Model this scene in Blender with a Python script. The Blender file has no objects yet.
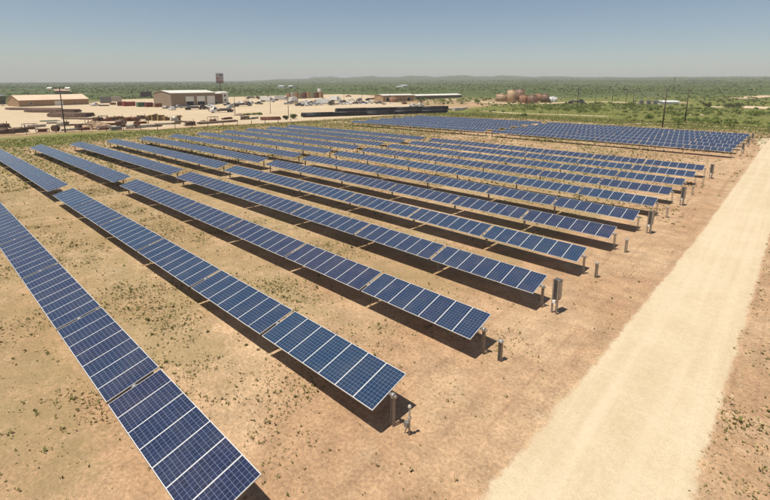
import bpy, math, random
import numpy as np
from mathutils import Vector, Matrix

random.seed(7)
rng = np.random.default_rng(7)
S = bpy.context.scene
COL = S.collection
R = math.radians

# ------------------------------------------------------------------ camera
CAMX, CAMY, CAMZ = 9.937, -4.770, 12.731
cam_d = bpy.data.cameras.new('camera')
cam = bpy.data.objects.new('camera', cam_d)
COL.objects.link(cam)
PIT, ROLL, YAW = 0.191577, 0.004240, -0.736151
Fv = Vector((math.sin(YAW) * math.cos(PIT), math.cos(YAW) * math.cos(PIT), -math.sin(PIT)))
Rv = Vector((math.cos(YAW), -math.sin(YAW), 0))
Uv = Rv.cross(Fv)
R2 = Rv * math.cos(ROLL) + Uv * math.sin(ROLL)
U2 = -Rv * math.sin(ROLL) + Uv * math.cos(ROLL)
M = Matrix((R2, U2, -Fv)).transposed().to_4x4()
M.translation = (CAMX, CAMY, CAMZ)
cam.matrix_world = M
cam_d.sensor_width = 36.0
cam_d.lens = 444.223 / 770 * 36
cam_d.shift_y = -81.03 / 770
cam_d.clip_start = 0.1
cam_d.clip_end = 60000
S.camera = cam

# ------------------------------------------------------------------ sky, sun, exposure
sun_dir = Vector((-0.093, -0.320, 1.0)).normalized()      # towards the sun
elev = math.asin(sun_dir.z)
W = bpy.data.worlds.new('World')
S.world = W
W.use_nodes = True
wn = W.node_tree.nodes
bg = wn['Background']
sky = wn.new('ShaderNodeTexSky')
sky.sky_type = 'NISHITA'
sky.sun_disc = False
sky.sun_elevation = elev
sky.sun_rotation = math.atan2(sun_dir.x, sun_dir.y)
sky.altitude = 800
sky.air_density = 1.0
sky.dust_density = 0.6
sky.ozone_density = 0.35
bg.inputs['Strength'].default_value = 0.075
W.node_tree.links.new(sky.outputs[0], bg.inputs['Color'])
sl = bpy.data.lights.new('sun', 'SUN')
sl.energy = 5.0
sl.angle = R(0.53)
sl.color = (1.0, 0.95, 0.86)
so = bpy.data.objects.new('sun', sl)
so.rotation_euler = sun_dir.to_track_quat('Z', 'Y').to_euler()
so.location = (0, 0, 60)
COL.objects.link(so)
S.view_settings.view_transform = 'Standard'
S.view_settings.look = 'None'
S.view_settings.gamma = 1
S.view_settings.use_curve_mapping = False
S.view_settings.exposure = 0.17

# ------------------------------------------------------------------ helpers
def smooth(a, b, t):
    t = min(1.0, max(0.0, (t - a) / (b - a)))
    return t * t * (3 - 2 * t)

def terr(x, y):
    """height of the land: the field sags gently west, the plain rises north-east to a low mesa"""
    t = min(max(-x, 0.0), 120.0)
    z = -0.92e-4 * t * t
    dx, dy = x - CAMX, y - CAMY
    d = math.hypot(dx, dy)
    if d > 250:
        az = math.degrees(math.atan2(dx, dy))
        s = -0.001 + 0.0170 * smooth(-100, 0, az)
        z += s * (d - 250)
        z += 33 * math.exp(-((d - 4200) / 900) ** 2) * smooth(-62, -48, az) * (1 - 0.8 * smooth(-34, -12, az)) \
            * (1 + 0.18 * math.sin(az * 1.1) + 0.1 * math.sin(az * 2.7 + 1))
    return z

_perm = rng.random((256, 256))
def vnoise(x, y):
    """smooth value noise, numpy arrays"""
    xi = np.floor(x).astype(int); yi = np.floor(y).astype(int)
    fx = x - xi; fy = y - yi
    fx = fx * fx * (3 - 2 * fx); fy = fy * fy * (3 - 2 * fy)
    a = _perm[xi % 256, yi % 256]; b = _perm[(xi + 1) % 256, yi % 256]
    c = _perm[xi % 256, (yi + 1) % 256]; d = _perm[(xi + 1) % 256, (yi + 1) % 256]
    return (a * (1 - fx) + b * fx) * (1 - fy) + (c * (1 - fx) + d * fx) * fy

def fbm(x, y):
    return 0.5 * vnoise(x, y) + 0.3 * vnoise(x * 2.1 + 7, y * 2.1 + 3) + 0.2 * vnoise(x * 4.3 + 1, y * 4.3 + 9)

class MB:
    """collects boxes, tubes and sheets into one mesh"""
    def __init__(self):
        self.v, self.f, self.m, self.sm = [], [], [], []
    def add(self, vs, fs, mi=0, smooth_=False):
        o = len(self.v)
        self.v += [tuple(p) for p in vs]
        for q in fs:
            self.f.append(tuple(o + i for i in q)); self.m.append(mi); self.sm.append(smooth_)
        return self
    def box(self, c, s, mi=0, rz=0.0, rx=0.0, ry=0.0):
        x, y, z = s[0] / 2, s[1] / 2, s[2] / 2
        vs = [Vector(p) for p in ((-x,-y,-z),(x,-y,-z),(x,y,-z),(-x,y,-z),(-x,-y,z),(x,-y,z),(x,y,z),(-x,y,z))]
        if rz or rx or ry:
            m = Matrix.Rotation(rz, 3, 'Z') @ Matrix.Rotation(ry, 3, 'Y') @ Matrix.Rotation(rx, 3, 'X')
            vs = [m @ p for p in vs]
        c = Vector(c)
        return self.add([p + c for p in vs], [(0,3,2,1),(4,5,6,7),(0,1,5,4),(1,2,6,5),(2,3,7,6),(3,0,4,7)], mi)
    def tube(self, p0, p1, r0, r1=None, n=8, mi=0, caps=True):
        r1 = r0 if r1 is None else r1
        p0, p1 = Vector(p0), Vector(p1)
        d = (p1 - p0).normalized()
        a = d.orthogonal().normalized(); b = d.cross(a)
        vs = []
        for p, r in ((p0, r0), (p1, r1)):
            for k in range(n):
                t = 2 * math.pi * k / n
                vs.append(p + (a * math.cos(t) + b * math.sin(t)) * r)
        fs = [(k, (k + 1) % n, n + (k + 1) % n, n + k) for k in range(n)]
        self.add(vs, fs, mi, n > 6)
        if caps:
            o = len(self.v) - 2 * n
            self.f.append(tuple(o + n + k for k in range(n))); self.m.append(mi); self.sm.append(False)
            self.f.append(tuple(o + n - 1 - k for k in range(n))); self.m.append(mi); self.sm.append(False)
        return self
    def dome(self, c, r, h, n=8, mi=0):
        c = Vector(c)
        rings = 3
        vs = []
        for j in range(rings):
            a = math.pi / 2 * j / rings
            for k in range(n):
                t = 2 * math.pi * k / n
                vs.append(c + Vector((r * math.cos(a) * math.cos(t), r * math.cos(a) * math.sin(t), h * math.sin(a))))
        vs.append(c + Vector((0, 0, h)))
        fs = []
        for j in range(rings - 1):
            for k in range(n):
                fs.append((j*n + k, j*n + (k+1) % n, (j+1)*n + (k+1) % n, (j+1)*n + k))
        for k in range(n):
            fs.append(((rings-1)*n + k, (rings-1)*n + (k+1) % n, rings*n))
        return self.add(vs, fs, mi, True)
    def mesh(self, name, mats):
        me = bpy.data.meshes.new(name)
        me.from_pydata(self.v, [], self.f)
        for m in (mats if isinstance(mats, (list, tuple)) else [mats]):
            me.materials.append(m)
        me.polygons.foreach_set('material_index', self.m)
        me.polygons.foreach_set('use_smooth', self.sm)
        me.update()
        return me
    def build(self, name, mats, parent=None, loc=(0, 0, 0), rz=0.0):
        return link(name, self.mesh(name, mats), parent, loc, rz)

def link(name, me, parent=None, loc=(0, 0, 0), rz=0.0, rot=None):
    o = bpy.data.objects.new(name, me)
    COL.objects.link(o)
    o.location = loc
    o.rotation_euler = rot if rot is not None else (0, 0, rz)
    if parent is not None:
        o.parent = parent
    return o

def tag(o, label, cat, group=None, kind=None):
    o['label'] = label
    if cat: o['category'] = cat
    if group: o['group'] = group
    if kind: o['kind'] = kind
    return o

def thing(name, label, cat, xy, rz=0.0, group=None, z=None):
    o = bpy.data.objects.new(name, None)
    COL.objects.link(o)
    o.location = (xy[0], xy[1], terr(*xy) if z is None else z)
    o.rotation_euler = (0, 0, rz)
    return tag(o, label, cat, group)

def structure(o):
    o['kind'] = 'structure'
    return o

ORD = ['first','second','third','fourth','fifth','sixth','seventh','eighth','ninth','tenth','eleventh','twelfth','thirteenth','fourteenth']

# ------------------------------------------------------------------ materials
def mat(name, col, rough=0.8, metal=0.0, var=0.12, scale=2.0, bump=0.0, dirt=None, dirt_amt=0.4, dirt_scale=0.6, spec=0.5):
    """plain coloured surface with uneven tint, optional dirt/rust patches and fine relief"""
    m = bpy.data.materials.new(name)
    m.use_nodes = True
    nt = m.node_tree; N = nt.nodes; L = nt.links
    b = N['Principled BSDF']
    b.inputs['Roughness'].default_value = rough
    b.inputs['Metallic'].default_value = metal
    b.inputs['Specular IOR Level'].default_value = spec
    tc = N.new('ShaderNodeTexCoord')
    nz = N.new('ShaderNodeTexNoise'); nz.inputs['Scale'].default_value = scale; nz.inputs['Detail'].default_value = 5
    L.new(tc.outputs['Object'], nz.inputs['Vector'])
    oi = N.new('ShaderNodeObjectInfo')
    ad = N.new('ShaderNodeMath'); ad.operation = 'MULTIPLY_ADD'
    L.new(oi.outputs['Random'], ad.inputs[0]); ad.inputs[1].default_value = 0.35; L.new(nz.outputs['Fac'], ad.inputs[2])
    mr = N.new('ShaderNodeMapRange')
    mr.inputs['From Min'].default_value = 0.3; mr.inputs['From Max'].default_value = 1.05
    mr.inputs['To Min'].default_value = 1 - var; mr.inputs['To Max'].default_value = 1 + var
    L.new(ad.outputs[0], mr.inputs['Value'])
    mx = N.new('ShaderNodeMix'); mx.data_type = 'RGBA'; mx.blend_type = 'MULTIPLY'; mx.inputs['Factor'].default_value = 1
    mx.inputs['A'].default_value = (*col, 1)
    cb = N.new('ShaderNodeCombineColor')
    for i in range(3): L.new(mr.outputs[0], cb.inputs[i])
    L.new(cb.outputs[0], mx.inputs['B'])
    out = mx.outputs['Result']
    if dirt is not None:
        n2 = N.new('ShaderNodeTexNoise'); n2.inputs['Scale'].default_value = dirt_scale; n2.inputs['Detail'].default_value = 8
        n2.inputs['Roughness'].default_value = 0.65
        L.new(tc.outputs['Object'], n2.inputs['Vector'])
        rp = N.new('ShaderNodeMapRange'); rp.inputs['From Min'].default_value = 0.48; rp.inputs['From Max'].default_value = 0.66
        rp.inputs['To Max'].default_value = dirt_amt
        L.new(n2.outputs['Fac'], rp.inputs['Value'])
        m2 = N.new('ShaderNodeMix'); m2.data_type = 'RGBA'
        L.new(rp.outputs[0], m2.inputs['Factor']); L.new(out, m2.inputs['A']); m2.inputs['B'].default_value = (*dirt, 1)
        out = m2.outputs['Result']
    L.new(out, b.inputs['Base Color'])
    if bump:
        bp = N.new('ShaderNodeBump'); bp.inputs['Strength'].default_value = bump; bp.inputs['Distance'].default_value = 0.05
        L.new(nz.outputs['Fac'], bp.inputs['Height']); L.new(bp.outputs[0], b.inputs['Normal'])
    return m

class NT:
    """tiny node-graph writer"""
    def __init__(self, m):
        self.t = m.node_tree; self.N = self.t.nodes; self.L = self.t.links
    def put(self, sock, v):
        if isinstance(v, (int, float)): sock.default_value = v
        elif isinstance(v, tuple): sock.default_value = v if len(v) != 3 or sock.type != 'RGBA' else (*v, 1)
        else: self.L.new(v, sock)
    def math(self, op, a, b=0.0, c=None, clamp=False):
        n = self.N.new('ShaderNodeMath'); n.operation = op; n.use_clamp = clamp
        self.put(n.inputs[0], a); self.put(n.inputs[1], b)
        if c is not None: self.put(n.inputs[2], c)
        return n.outputs[0]
    def noise(self, vec, scale, detail=4, rough=0.55):
        n = self.N.new('ShaderNodeTexNoise')
        n.inputs['Scale'].default_value = scale; n.inputs['Detail'].default_value = detail; n.inputs['Roughness'].default_value = rough
        self.L.new(vec, n.inputs['Vector']); return n.outputs['Fac']
    def ramp(self, v, a, b, lo=0.0, hi=1.0):
        n = self.N.new('ShaderNodeMapRange'); n.interpolation_type = 'SMOOTHSTEP'
        n.inputs['From Min'].default_value = a; n.inputs['From Max'].default_value = b
        n.inputs['To Min'].default_value = lo; n.inputs['To Max'].default_value = hi
        self.put(n.inputs['Value'], v); return n.outputs[0]
    def mix(self, f, a, b, mode='MIX'):
        n = self.N.new('ShaderNodeMix'); n.data_type = 'RGBA'; n.blend_type = mode
        self.put(n.inputs['Factor'], f); self.put(n.inputs['A'], a); self.put(n.inputs['B'], b)
        return n.outputs['Result']
    def attr(self, name):
        n = self.N.new('ShaderNodeAttribute'); n.attribute_name = name; return n.outputs['Fac']
    def grey(self, v):
        n = self.N.new('ShaderNodeCombineColor')
        for i in range(3): self.L.new(v, n.inputs[i])
        return n.outputs[0]
    def pos(self):
        return self.N.new('ShaderNodeNewGeometry').outputs['Position']
    def stretch(self, vec, s):
        n = self.N.new('ShaderNodeMapping'); n.inputs['Scale'].default_value = s
        self.L.new(vec, n.inputs['Vector']); return n.outputs[0]

def new_mat(name):
    m = bpy.data.materials.new(name); m.use_nodes = True
    return m, NT(m), m.node_tree.nodes['Principled BSDF']

SOIL_A = (0.408, 0.254, 0.142)
SOIL_B = (0.482, 0.326, 0.192)
SOIL_C = (0.335, 0.200, 0.117)
ROADC = (0.560, 0.450, 0.298)

def soil_colour(g, p):
    n1 = g.noise(p, 0.09, 4); n2 = g.noise(p, 0.8, 6, 0.65); n3 = g.noise(p, 7.0, 5, 0.7)
    n4 = g.noise(g.stretch(p, (0.05, 0.35, 1)), 1.0, 4)
    c = g.mix(g.ramp(n1, 0.40, 0.62), SOIL_A, SOIL_B)
    c = g.mix(g.ramp(n4, 0.5, 0.75, 0, 0.55), c, SOIL_C)
    tr = g.noise(g.stretch(p, (1.7, 0.05, 1)), 1.0, 5, 0.6)
    sx = g.N.new('ShaderNodeSeparateXYZ'); g.L.new(p, sx.inputs[0])
    lane = g.math('MULTIPLY', g.ramp(sx.outputs[0], -4.0, 0.5), 0.6)
    c = g.mix(g.math('MULTIPLY', g.ramp(tr, 0.50, 0.68), lane), c, (0.335, 0.200, 0.118))
    n5 = g.noise(p, 0.30, 5, 0.7)
    c = g.mix(g.ramp(n5, 0.52, 0.70, 0, 0.5), c, (0.545, 0.395, 0.250))
    c = g.mix(1.0, c, g.grey(g.ramp(n2, 0.25, 0.75, 0.78, 1.18)), 'MULTIPLY')
    c = g.mix(1.0, c, g.grey(g.ramp(n3, 0.25, 0.75, 0.70, 1.24)), 'MULTIPLY')
    return c, n2, n3

def make_ground_mat():
    m, g, b = new_mat('dry_soil_and_scrub')
    p = g.pos()
    c, n2, n3 = soil_colour(g, p)
    veg = g.attr('veg'); far = g.attr('far')
    # sparse dry grass, then greener cover
    k1 = g.noise(p, 0.33, 6, 0.7); k2 = g.noise(p, 2.3, 6, 0.75)
    k3 = g.noise(p, 7.5, 5, 0.75)
    kk = g.math('ADD', g.math('MULTIPLY', k1, 0.36), g.math('ADD', g.math('MULTIPLY', k2, 0.32), g.math('MULTIPLY', k3, 0.40)))
    cover = g.math('ADD', kk, g.math('MULTIPLY', g.math('SUBTRACT', veg, 0.46), 0.62))
    dry = g.ramp(cover, 0.50, 0.64, 0, 0.62)
    green = g.ramp(cover, 0.635, 0.76, 0, 0.9)
    # clods with their small shadows painted in, stubble and tiny dead plants
    sp = g.noise(p, 9.0, 3, 0.6); sp2 = g.noise(p, 21.0, 2, 0.5)
    spots = g.math('MULTIPLY', g.ramp(sp, 0.58, 0.70), g.ramp(g.math('ADD', k1, g.math('MULTIPLY', veg, 0.35)), 0.42, 0.72, 0.12, 1.0))
    c = g.mix(g.math('MULTIPLY', spots, 0.75), c, (0.15, 0.105, 0.050))
    c = g.mix(g.ramp(sp2, 0.62, 0.72, 0, 0.4), c, (0.20, 0.13, 0.075))
    green = g.math('MULTIPLY', green, g.ramp(veg, 0.50, 0.82, 0.10, 1.0))
    c = g.mix(dry, c, (0.255, 0.195, 0.088))
    c = g.mix(green, c, g.mix(g.ramp(k2, 0.35, 0.65), (0.098, 0.118, 0.022), (0.172, 0.184, 0.042)))
    # open range far off: scrub thick enough that single plants melt together
    f1 = g.noise(p, 0.0045, 5, 0.6); f2 = g.noise(p, 0.03, 6, 0.7); f3 = g.noise(g.stretch(p, (1, 1, 0.1)), 0.16, 5, 0.75)
    fc = g.mix(g.ramp(f2, 0.35, 0.7), (0.070, 0.090, 0.026), (0.100, 0.118, 0.040))
    fc = g.mix(g.ramp(f1, 0.52, 0.7, 0, 0.7), fc, (0.075, 0.105, 0.028))
    fc = g.mix(g.ramp(f3, 0.52, 0.66, 0, 0.75), fc, (0.050, 0.066, 0.024))
    fc = g.mix(g.ramp(f1, 0.30, 0.42, 0.45, 0), fc, (0.26, 0.20, 0.10))
    c = g.mix(far, c, fc)
    g.L.new(c, b.inputs['Base Color'])
    b.inputs['Roughness'].default_value = 0.95
    b.inputs['Specular IOR Level'].default_value = 0.15
    bp = g.N.new('ShaderNodeBump'); bp.inputs['Strength'].default_value = 0.55; bp.inputs['Distance'].default_value = 0.075
    g.L.new(g.math('ADD', n3, g.math('MULTIPLY', n2, 1.5)), bp.inputs['Height']); g.L.new(bp.outputs[0], b.inputs['Normal'])
    return m

def make_road_mat(name, base, edge_soil=True):
    m, g, b = new_mat(name)
    p = g.pos()
    n1 = g.noise(p, 0.25, 5); n2 = g.noise(p, 3.0, 6, 0.7); n3 = g.noise(p, 13.0, 5, 0.85)
    tr = g.noise(g.stretch(p, (1.4, 0.035, 1)), 1.0, 4)
    c = g.mix(g.ramp(n1, 0.35, 0.65), base, (base[0]*0.93, base[1]*0.90, base[2]*0.86))
    c = g.mix(g.ramp(tr, 0.42, 0.7, 0, 0.6), c, (base[0]*1.09, base[1]*1.09, base[2]*1.12))
    c = g.mix(1.0, c, g.grey(g.ramp(n2, 0.25, 0.75, 0.93, 1.06)), 'MULTIPLY')
    c = g.mix(1.0, c, g.grey(g.ramp(n3, 0.3, 0.7, 0.87, 1.10)), 'MULTIPLY')
    if edge_soil:
        ac = g.attr('across')
        rut = g.math('ABSOLUTE', g.math('SUBTRACT', g.math('ABSOLUTE', g.math('SUBTRACT', ac, 0.47)), 0.17))
        c = g.mix(g.math('MULTIPLY', g.ramp(rut, 0.07, 0.02), g.ramp(g.noise(g.stretch(p, (1, 0.2, 1)), 0.7, 4), 0.35, 0.6, 0.05, 0.32)), c, (base[0]*1.10, base[1]*1.12, base[2]*1.18))
        e = g.attr('edge')
        sc, _, _ = soil_colour(g, p)
        k = g.math('ADD', e, g.math('MULTIPLY', g.math('SUBTRACT', g.noise(p, 1.6, 6, 0.75), 0.5), 1.5))
        c = g.mix(g.ramp(k, 0.35, 0.85), c, sc)
    g.L.new(c, b.inputs['Base Color'])
    b.inputs['Roughness'].default_value = 0.95
    b.inputs['Specular IOR Level'].default_value = 0.15
    bp = g.N.new('ShaderNodeBump'); bp.inputs['Strength'].default_value = 0.35; bp.inputs['Distance'].default_value = 0.03
    g.L.new(g.math('ADD', n3, n2), bp.inputs['Height']); g.L.new(bp.outputs[0], b.inputs['Normal'])
    return m

def make_cell_mat():
    m, g, b = new_mat('blue_polycrystalline_cells')
    uv = g.N.new('ShaderNodeUVMap').outputs[0]
    sp = g.N.new('ShaderNodeSeparateXYZ'); g.L.new(uv, sp.inputs[0])
    cu = g.math('MULTIPLY', sp.outputs[0], 6.0); cv = g.math('MULTIPLY', sp.outputs[1], 12.0)
    du = g.math('ABSOLUTE', g.math('SUBTRACT', g.math('FRACT', cu), 0.5))
    dv = g.math('ABSOLUTE', g.math('SUBTRACT', g.math('FRACT', cv), 0.5))
    line = g.ramp(g.math('MAXIMUM', du, dv), 0.474, 0.484)
    bus = g.ramp(g.math('ABSOLUTE', g.math('SUBTRACT', g.math('FRACT', g.math('MULTIPLY', cu, 3.0)), 0.5)), 0.045, 0.02, 0, 0.16)
    oi = g.N.new('ShaderNodeObjectInfo').outputs['Random']
    fl = g.N.new('ShaderNodeCombineXYZ')
    g.L.new(g.math('FLOOR', cu), fl.inputs[0]); g.L.new(g.math('FLOOR', cv), fl.inputs[1]); g.L.new(g.math('MULTIPLY', oi, 97.0), fl.inputs[2])
    wn_ = g.N.new('ShaderNodeTexWhiteNoise'); g.L.new(fl.outputs[0], wn_.inputs['Vector'])
    c = g.mix(wn_.outputs['Value'], (0.0095, 0.0145, 0.043), (0.0140, 0.0220, 0.064))
    lot = g.N.new('ShaderNodeObjectInfo')
    sc_ = g.N.new('ShaderNodeSeparateColor'); g.L.new(lot.outputs['Color'], sc_.inputs[0])
    c = g.mix(g.math('ADD', g.math('MULTIPLY', sc_.outputs[0], 0.8), g.ramp(oi, 0.2, 1.0, 0, 0.22), clamp=True), c, (0.0075, 0.033, 0.076))
    c = g.mix(bus, c, (0.16, 0.20, 0.30))
    c = g.mix(line, c, (0.21, 0.25, 0.34))
    # film of dust
    dn = g.noise(g.pos(), 0.9, 5, 0.6)
    c = g.mix(g.ramp(dn, 0.3, 0.8, 0.015, 0.07), c, (0.42, 0.34, 0.25))
    g.L.new(c, b.inputs['Base Color'])
    b.inputs['Roughness'].default_value = 0.13
    b.inputs['IOR'].default_value = 1.45
    b.inputs['Specular IOR Level'].default_value = 0.34
    return m

M_GROUND = make_ground_mat()
M_ROAD = make_road_mat('pale_caliche_gravel', ROADC)
M_YARD = make_road_mat('pale_caliche_yard', (0.505, 0.395, 0.258))
M_CELL = make_cell_mat()
M_ALU = mat('anodised_aluminium_frame', (0.66, 0.64, 0.60), 0.45, 0.15, 0.06, 6)
M_BACK = mat('white_backsheet', (0.62, 0.61, 0.58), 0.6)
M_GALV = mat('galvanised_steel', (0.42, 0.40, 0.37), 0.5, 0.6, 0.18, 8, dirt=(0.30, 0.20, 0.12), dirt_amt=0.5, dirt_scale=3)
M_PILE = mat('weathered_steel_pile', (0.27, 0.235, 0.195), 0.65, 0.35, 0.2, 6, dirt=(0.20, 0.11, 0.06), dirt_amt=0.6, dirt_scale=4)
M_WOOD = mat('tarred_pole_wood', (0.060, 0.043, 0.030), 0.9, 0, 0.25, 3, bump=0.3)
M_RUST = mat('rusty_steel', (0.19, 0.075, 0.040), 0.85, 0.1, 0.3, 2, dirt=(0.075, 0.040, 0.028), dirt_amt=0.7, dirt_scale=1.5)
M_BROWNPIPE = mat('brown_drill_pipe', (0.130, 0.075, 0.050), 0.8, 0.1, 0.25, 1.2, dirt=(0.24, 0.15, 0.09), dirt_amt=0.6)
M_BLACKPIPE = mat('black_coated_pipe', (0.020, 0.019, 0.022), 0.5, 0, 0.2, 1.5, dirt=(0.10, 0.075, 0.055), dirt_amt=0.5, dirt_scale=0.5)
M_TANWALL = mat('tan_sheet_metal', (0.360, 0.225, 0.120), 0.7, 0, 0.08, 0.4, dirt=(0.25, 0.15, 0.085), dirt_amt=0.4, dirt_scale=0.2)
M_TANROOF = mat('sun_bleached_tan_roof', (0.66, 0.49, 0.335), 0.6, 0, 0.07, 0.3, dirt=(0.52, 0.36, 0.23), dirt_amt=0.4, dirt_scale=0.15)
M_GREYWALL = mat('taupe_sheet_metal', (0.285, 0.215, 0.145), 0.7, 0, 0.08, 0.4, dirt=(0.20, 0.145, 0.095), dirt_amt=0.4, dirt_scale=0.2)
M_WHITEROOF = mat('white_metal_roof', (0.70, 0.66, 0.57), 0.5, 0, 0.06, 0.3, dirt=(0.52, 0.45, 0.35), dirt_amt=0.5, dirt_scale=0.15)
M_WHITE = mat('white_paint', (0.74, 0.72, 0.68), 0.5, 0, 0.06, 1, dirt=(0.45, 0.37, 0.28), dirt_amt=0.35)
M_DARK = mat('black_parts_and_painted_shade', (0.018, 0.017, 0.017), 0.8)
M_GLASS = mat('dark_window_glass', (0.02, 0.024, 0.030), 0.08, 0, 0.1)
M_RUBBER = mat('tyre_rubber', (0.02, 0.02, 0.02), 0.9)
M_HOUSING = mat('dark_cabinet_steel', (0.125, 0.118, 0.110), 0.5, 0.2, 0.1, 4, dirt=(0.16, 0.11, 0.07), dirt_amt=0.4, dirt_scale=2)
M_CABINET = mat('grey_cabinet_steel', (0.23, 0.22, 0.21), 0.45, 0.3, 0.1, 4, dirt=(0.15, 0.11, 0.08), dirt_amt=0.4, dirt_scale=2)
M_PALLET = mat('weathered_pallet_wood', (0.42, 0.28, 0.13), 0.9, 0, 0.3, 1.5)
M_TAN_TANK = mat('tan_tank_paint', (0.40, 0.265, 0.150), 0.6, 0, 0.1, 0.5, dirt=(0.28, 0.16, 0.085), dirt_amt=0.6, dirt_scale=0.4)
M_BROWN_TANK = mat('brown_tank_paint', (0.190, 0.108, 0.064), 0.6, 0, 0.15, 0.5, dirt=(0.14, 0.07, 0.04), dirt_amt=0.6, dirt_scale=0.4)
M_ORANGE_TANK = mat('rust_orange_tank', (0.300, 0.155, 0.078), 0.7, 0, 0.18, 0.5, dirt=(0.20, 0.09, 0.05), dirt_amt=0.6, dirt_scale=0.4)
M_RED = mat('faded_red_paint', (0.27, 0.055, 0.040), 0.65, 0, 0.15, 1, dirt=(0.16, 0.06, 0.04), dirt_amt=0.5)
M_GREEN = mat('faded_green_paint', (0.070, 0.150, 0.070), 0.65, 0, 0.15, 1, dirt=(0.12, 0.10, 0.06), dirt_amt=0.4)
M_CONC = mat('concrete', (0.46, 0.41, 0.34), 0.9, 0, 0.12, 2)
M_WIRE = mat('steel_wire', (0.16, 0.15, 0.14), 0.6, 0.4)

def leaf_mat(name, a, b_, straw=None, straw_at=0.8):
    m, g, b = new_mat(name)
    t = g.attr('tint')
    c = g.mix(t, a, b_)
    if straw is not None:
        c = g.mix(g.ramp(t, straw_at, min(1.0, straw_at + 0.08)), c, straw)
    g.L.new(c, b.inputs['Base Color'])
    b.inputs['Roughness'].default_value = 0.8
    b.inputs['Specular IOR Level'].default_value = 0.2
    return m
M_WEED = leaf_mat('field_weed_leaves', (0.125, 0.122, 0.036), (0.275, 0.240, 0.085), (0.46, 0.36, 0.17), 0.66)
M_GRASS = leaf_mat('green_strip_grass', (0.110, 0.125, 0.028), (0.240, 0.240, 0.070), (0.38, 0.32, 0.14), 0.72)
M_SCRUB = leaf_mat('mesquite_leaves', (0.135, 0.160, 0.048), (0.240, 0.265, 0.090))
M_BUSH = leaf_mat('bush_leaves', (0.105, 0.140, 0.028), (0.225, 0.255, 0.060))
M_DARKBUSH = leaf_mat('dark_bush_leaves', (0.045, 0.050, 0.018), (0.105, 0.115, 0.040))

# ------------------------------------------------------------------ the land
PITCH_ = 6.3201
def vegetation(x, y):
    """how green the ground is, 0..1 (numpy)"""
    d = np.hypot(x - CAMX, y - CAMY)
    n = fbm(x * 0.06 + 40, y * 0.06 + 40)
    v = 0.40 + 0.62 * (n - 0.40)
    sm = lambda a, b, t: np.clip((t - a) / (b - a), 0, 1) ** 2 * (3 - 2 * np.clip((t - a) / (b - a), 0, 1))
    v = v + 0.16 * sm(-20, -85, x) * (y < 95)                       # greener at the far west end of the rows
    v = v + 0.04 * sm(-8, -25, x)
    v = v - 0.34 * sm(-5.0, 0.5, x) * sm(135, 110, y)               # driven ground at the row ends
    v = v + 0.15 * sm(10.5, 13, x)
    v = v + 0.13 * np.sin((y / PITCH_ - 0.30) * 2 * np.pi) * (y < 72) * sm(-2, -9, x)
    v = np.minimum(v, 0.58 + 0.10 * sm(-45, -90, x))
    strip = sm(-103, -113, x + 0.03 * y) * sm(-150, -135, x - 0.08 * y)
    v = np.maximum(v, strip * (0.72 + 0.6 * (n - 0.4)))
    mid = sm(72, 76, y) * sm(92, 88, y) * sm(2, -8, x)
    v = np.maximum(v, mid * (0.38 + 0.7 * (n - 0.4)))
    north = sm(128, 140, y) * sm(-135, -105, x)
    v = np.maximum(v, north * (0.42 + 0.4 * sm(150, 160, y + 6 * n) + 0.32 * (n - 0.4)))
    v = np.maximum(v, sm(158, 175, y + 10 * n) * sm(-150, -112, x) * (0.98 + 0.25 * (n - 0.4)))
    v = np.maximum(v, sm(330, 420, d) * 0.85)
    return np.clip(v, 0, 1)

def land_sheet():
    rings = [0.0]
    r = 2.0
    while r < 6400:
        rings.append(r); r *= 1.038
    na = 360
    vs = [(CAMX, CAMY, terr(CAMX, CAMY))]
    for r in rings[1:]:
        for k in range(na):
            a = 2 * math.pi * k / na
            x, y = CAMX + r * math.sin(a), CAMY + r * math.cos(a)
            z = terr(x, y)
            if r > 700:
                z += 0.0009 * min(r, 5000) * (float(vnoise(np.array(x * 0.0016 + 50), np.array(y * 0.0016 + 50))) - 0.5)
            vs.append((x, y, z))
    fs = [(0, 1 + (k + 1) % na, 1 + k) for k in range(na)]
    for j in range(len(rings) - 2):
        o = 1 + j * na
        for k in range(na):
            k2 = (k + 1) % na
            fs.append((o + k, o + k2, o + na + k2, o + na + k))
    me = bpy.data.meshes.new('terrain')
    me.from_pydata(vs, [], fs)
    if me.polygons[400].normal.z < 0:
        me.flip_normals()
    A = np.array(vs)
    d = np.hypot(A[:, 0] - CAMX, A[:, 1] - CAMY)
    at = me.attributes.new('veg', 'FLOAT', 'POINT'); at.data.foreach_set('value', vegetation(A[:, 0], A[:, 1]).astype(np.float32))
    far = np.clip((d - 300 - 60 * (A[:, 0] > -120)) / 160, 0, 1)
    at = me.attributes.new('far', 'FLOAT', 'POINT'); at.data.foreach_set('value', far.astype(np.float32))
    me.polygons.foreach_set('use_smooth', [True] * len(me.polygons))
    me.materials.append(M_GROUND)
    structure(link('terrain', me))
land_sheet()

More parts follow.
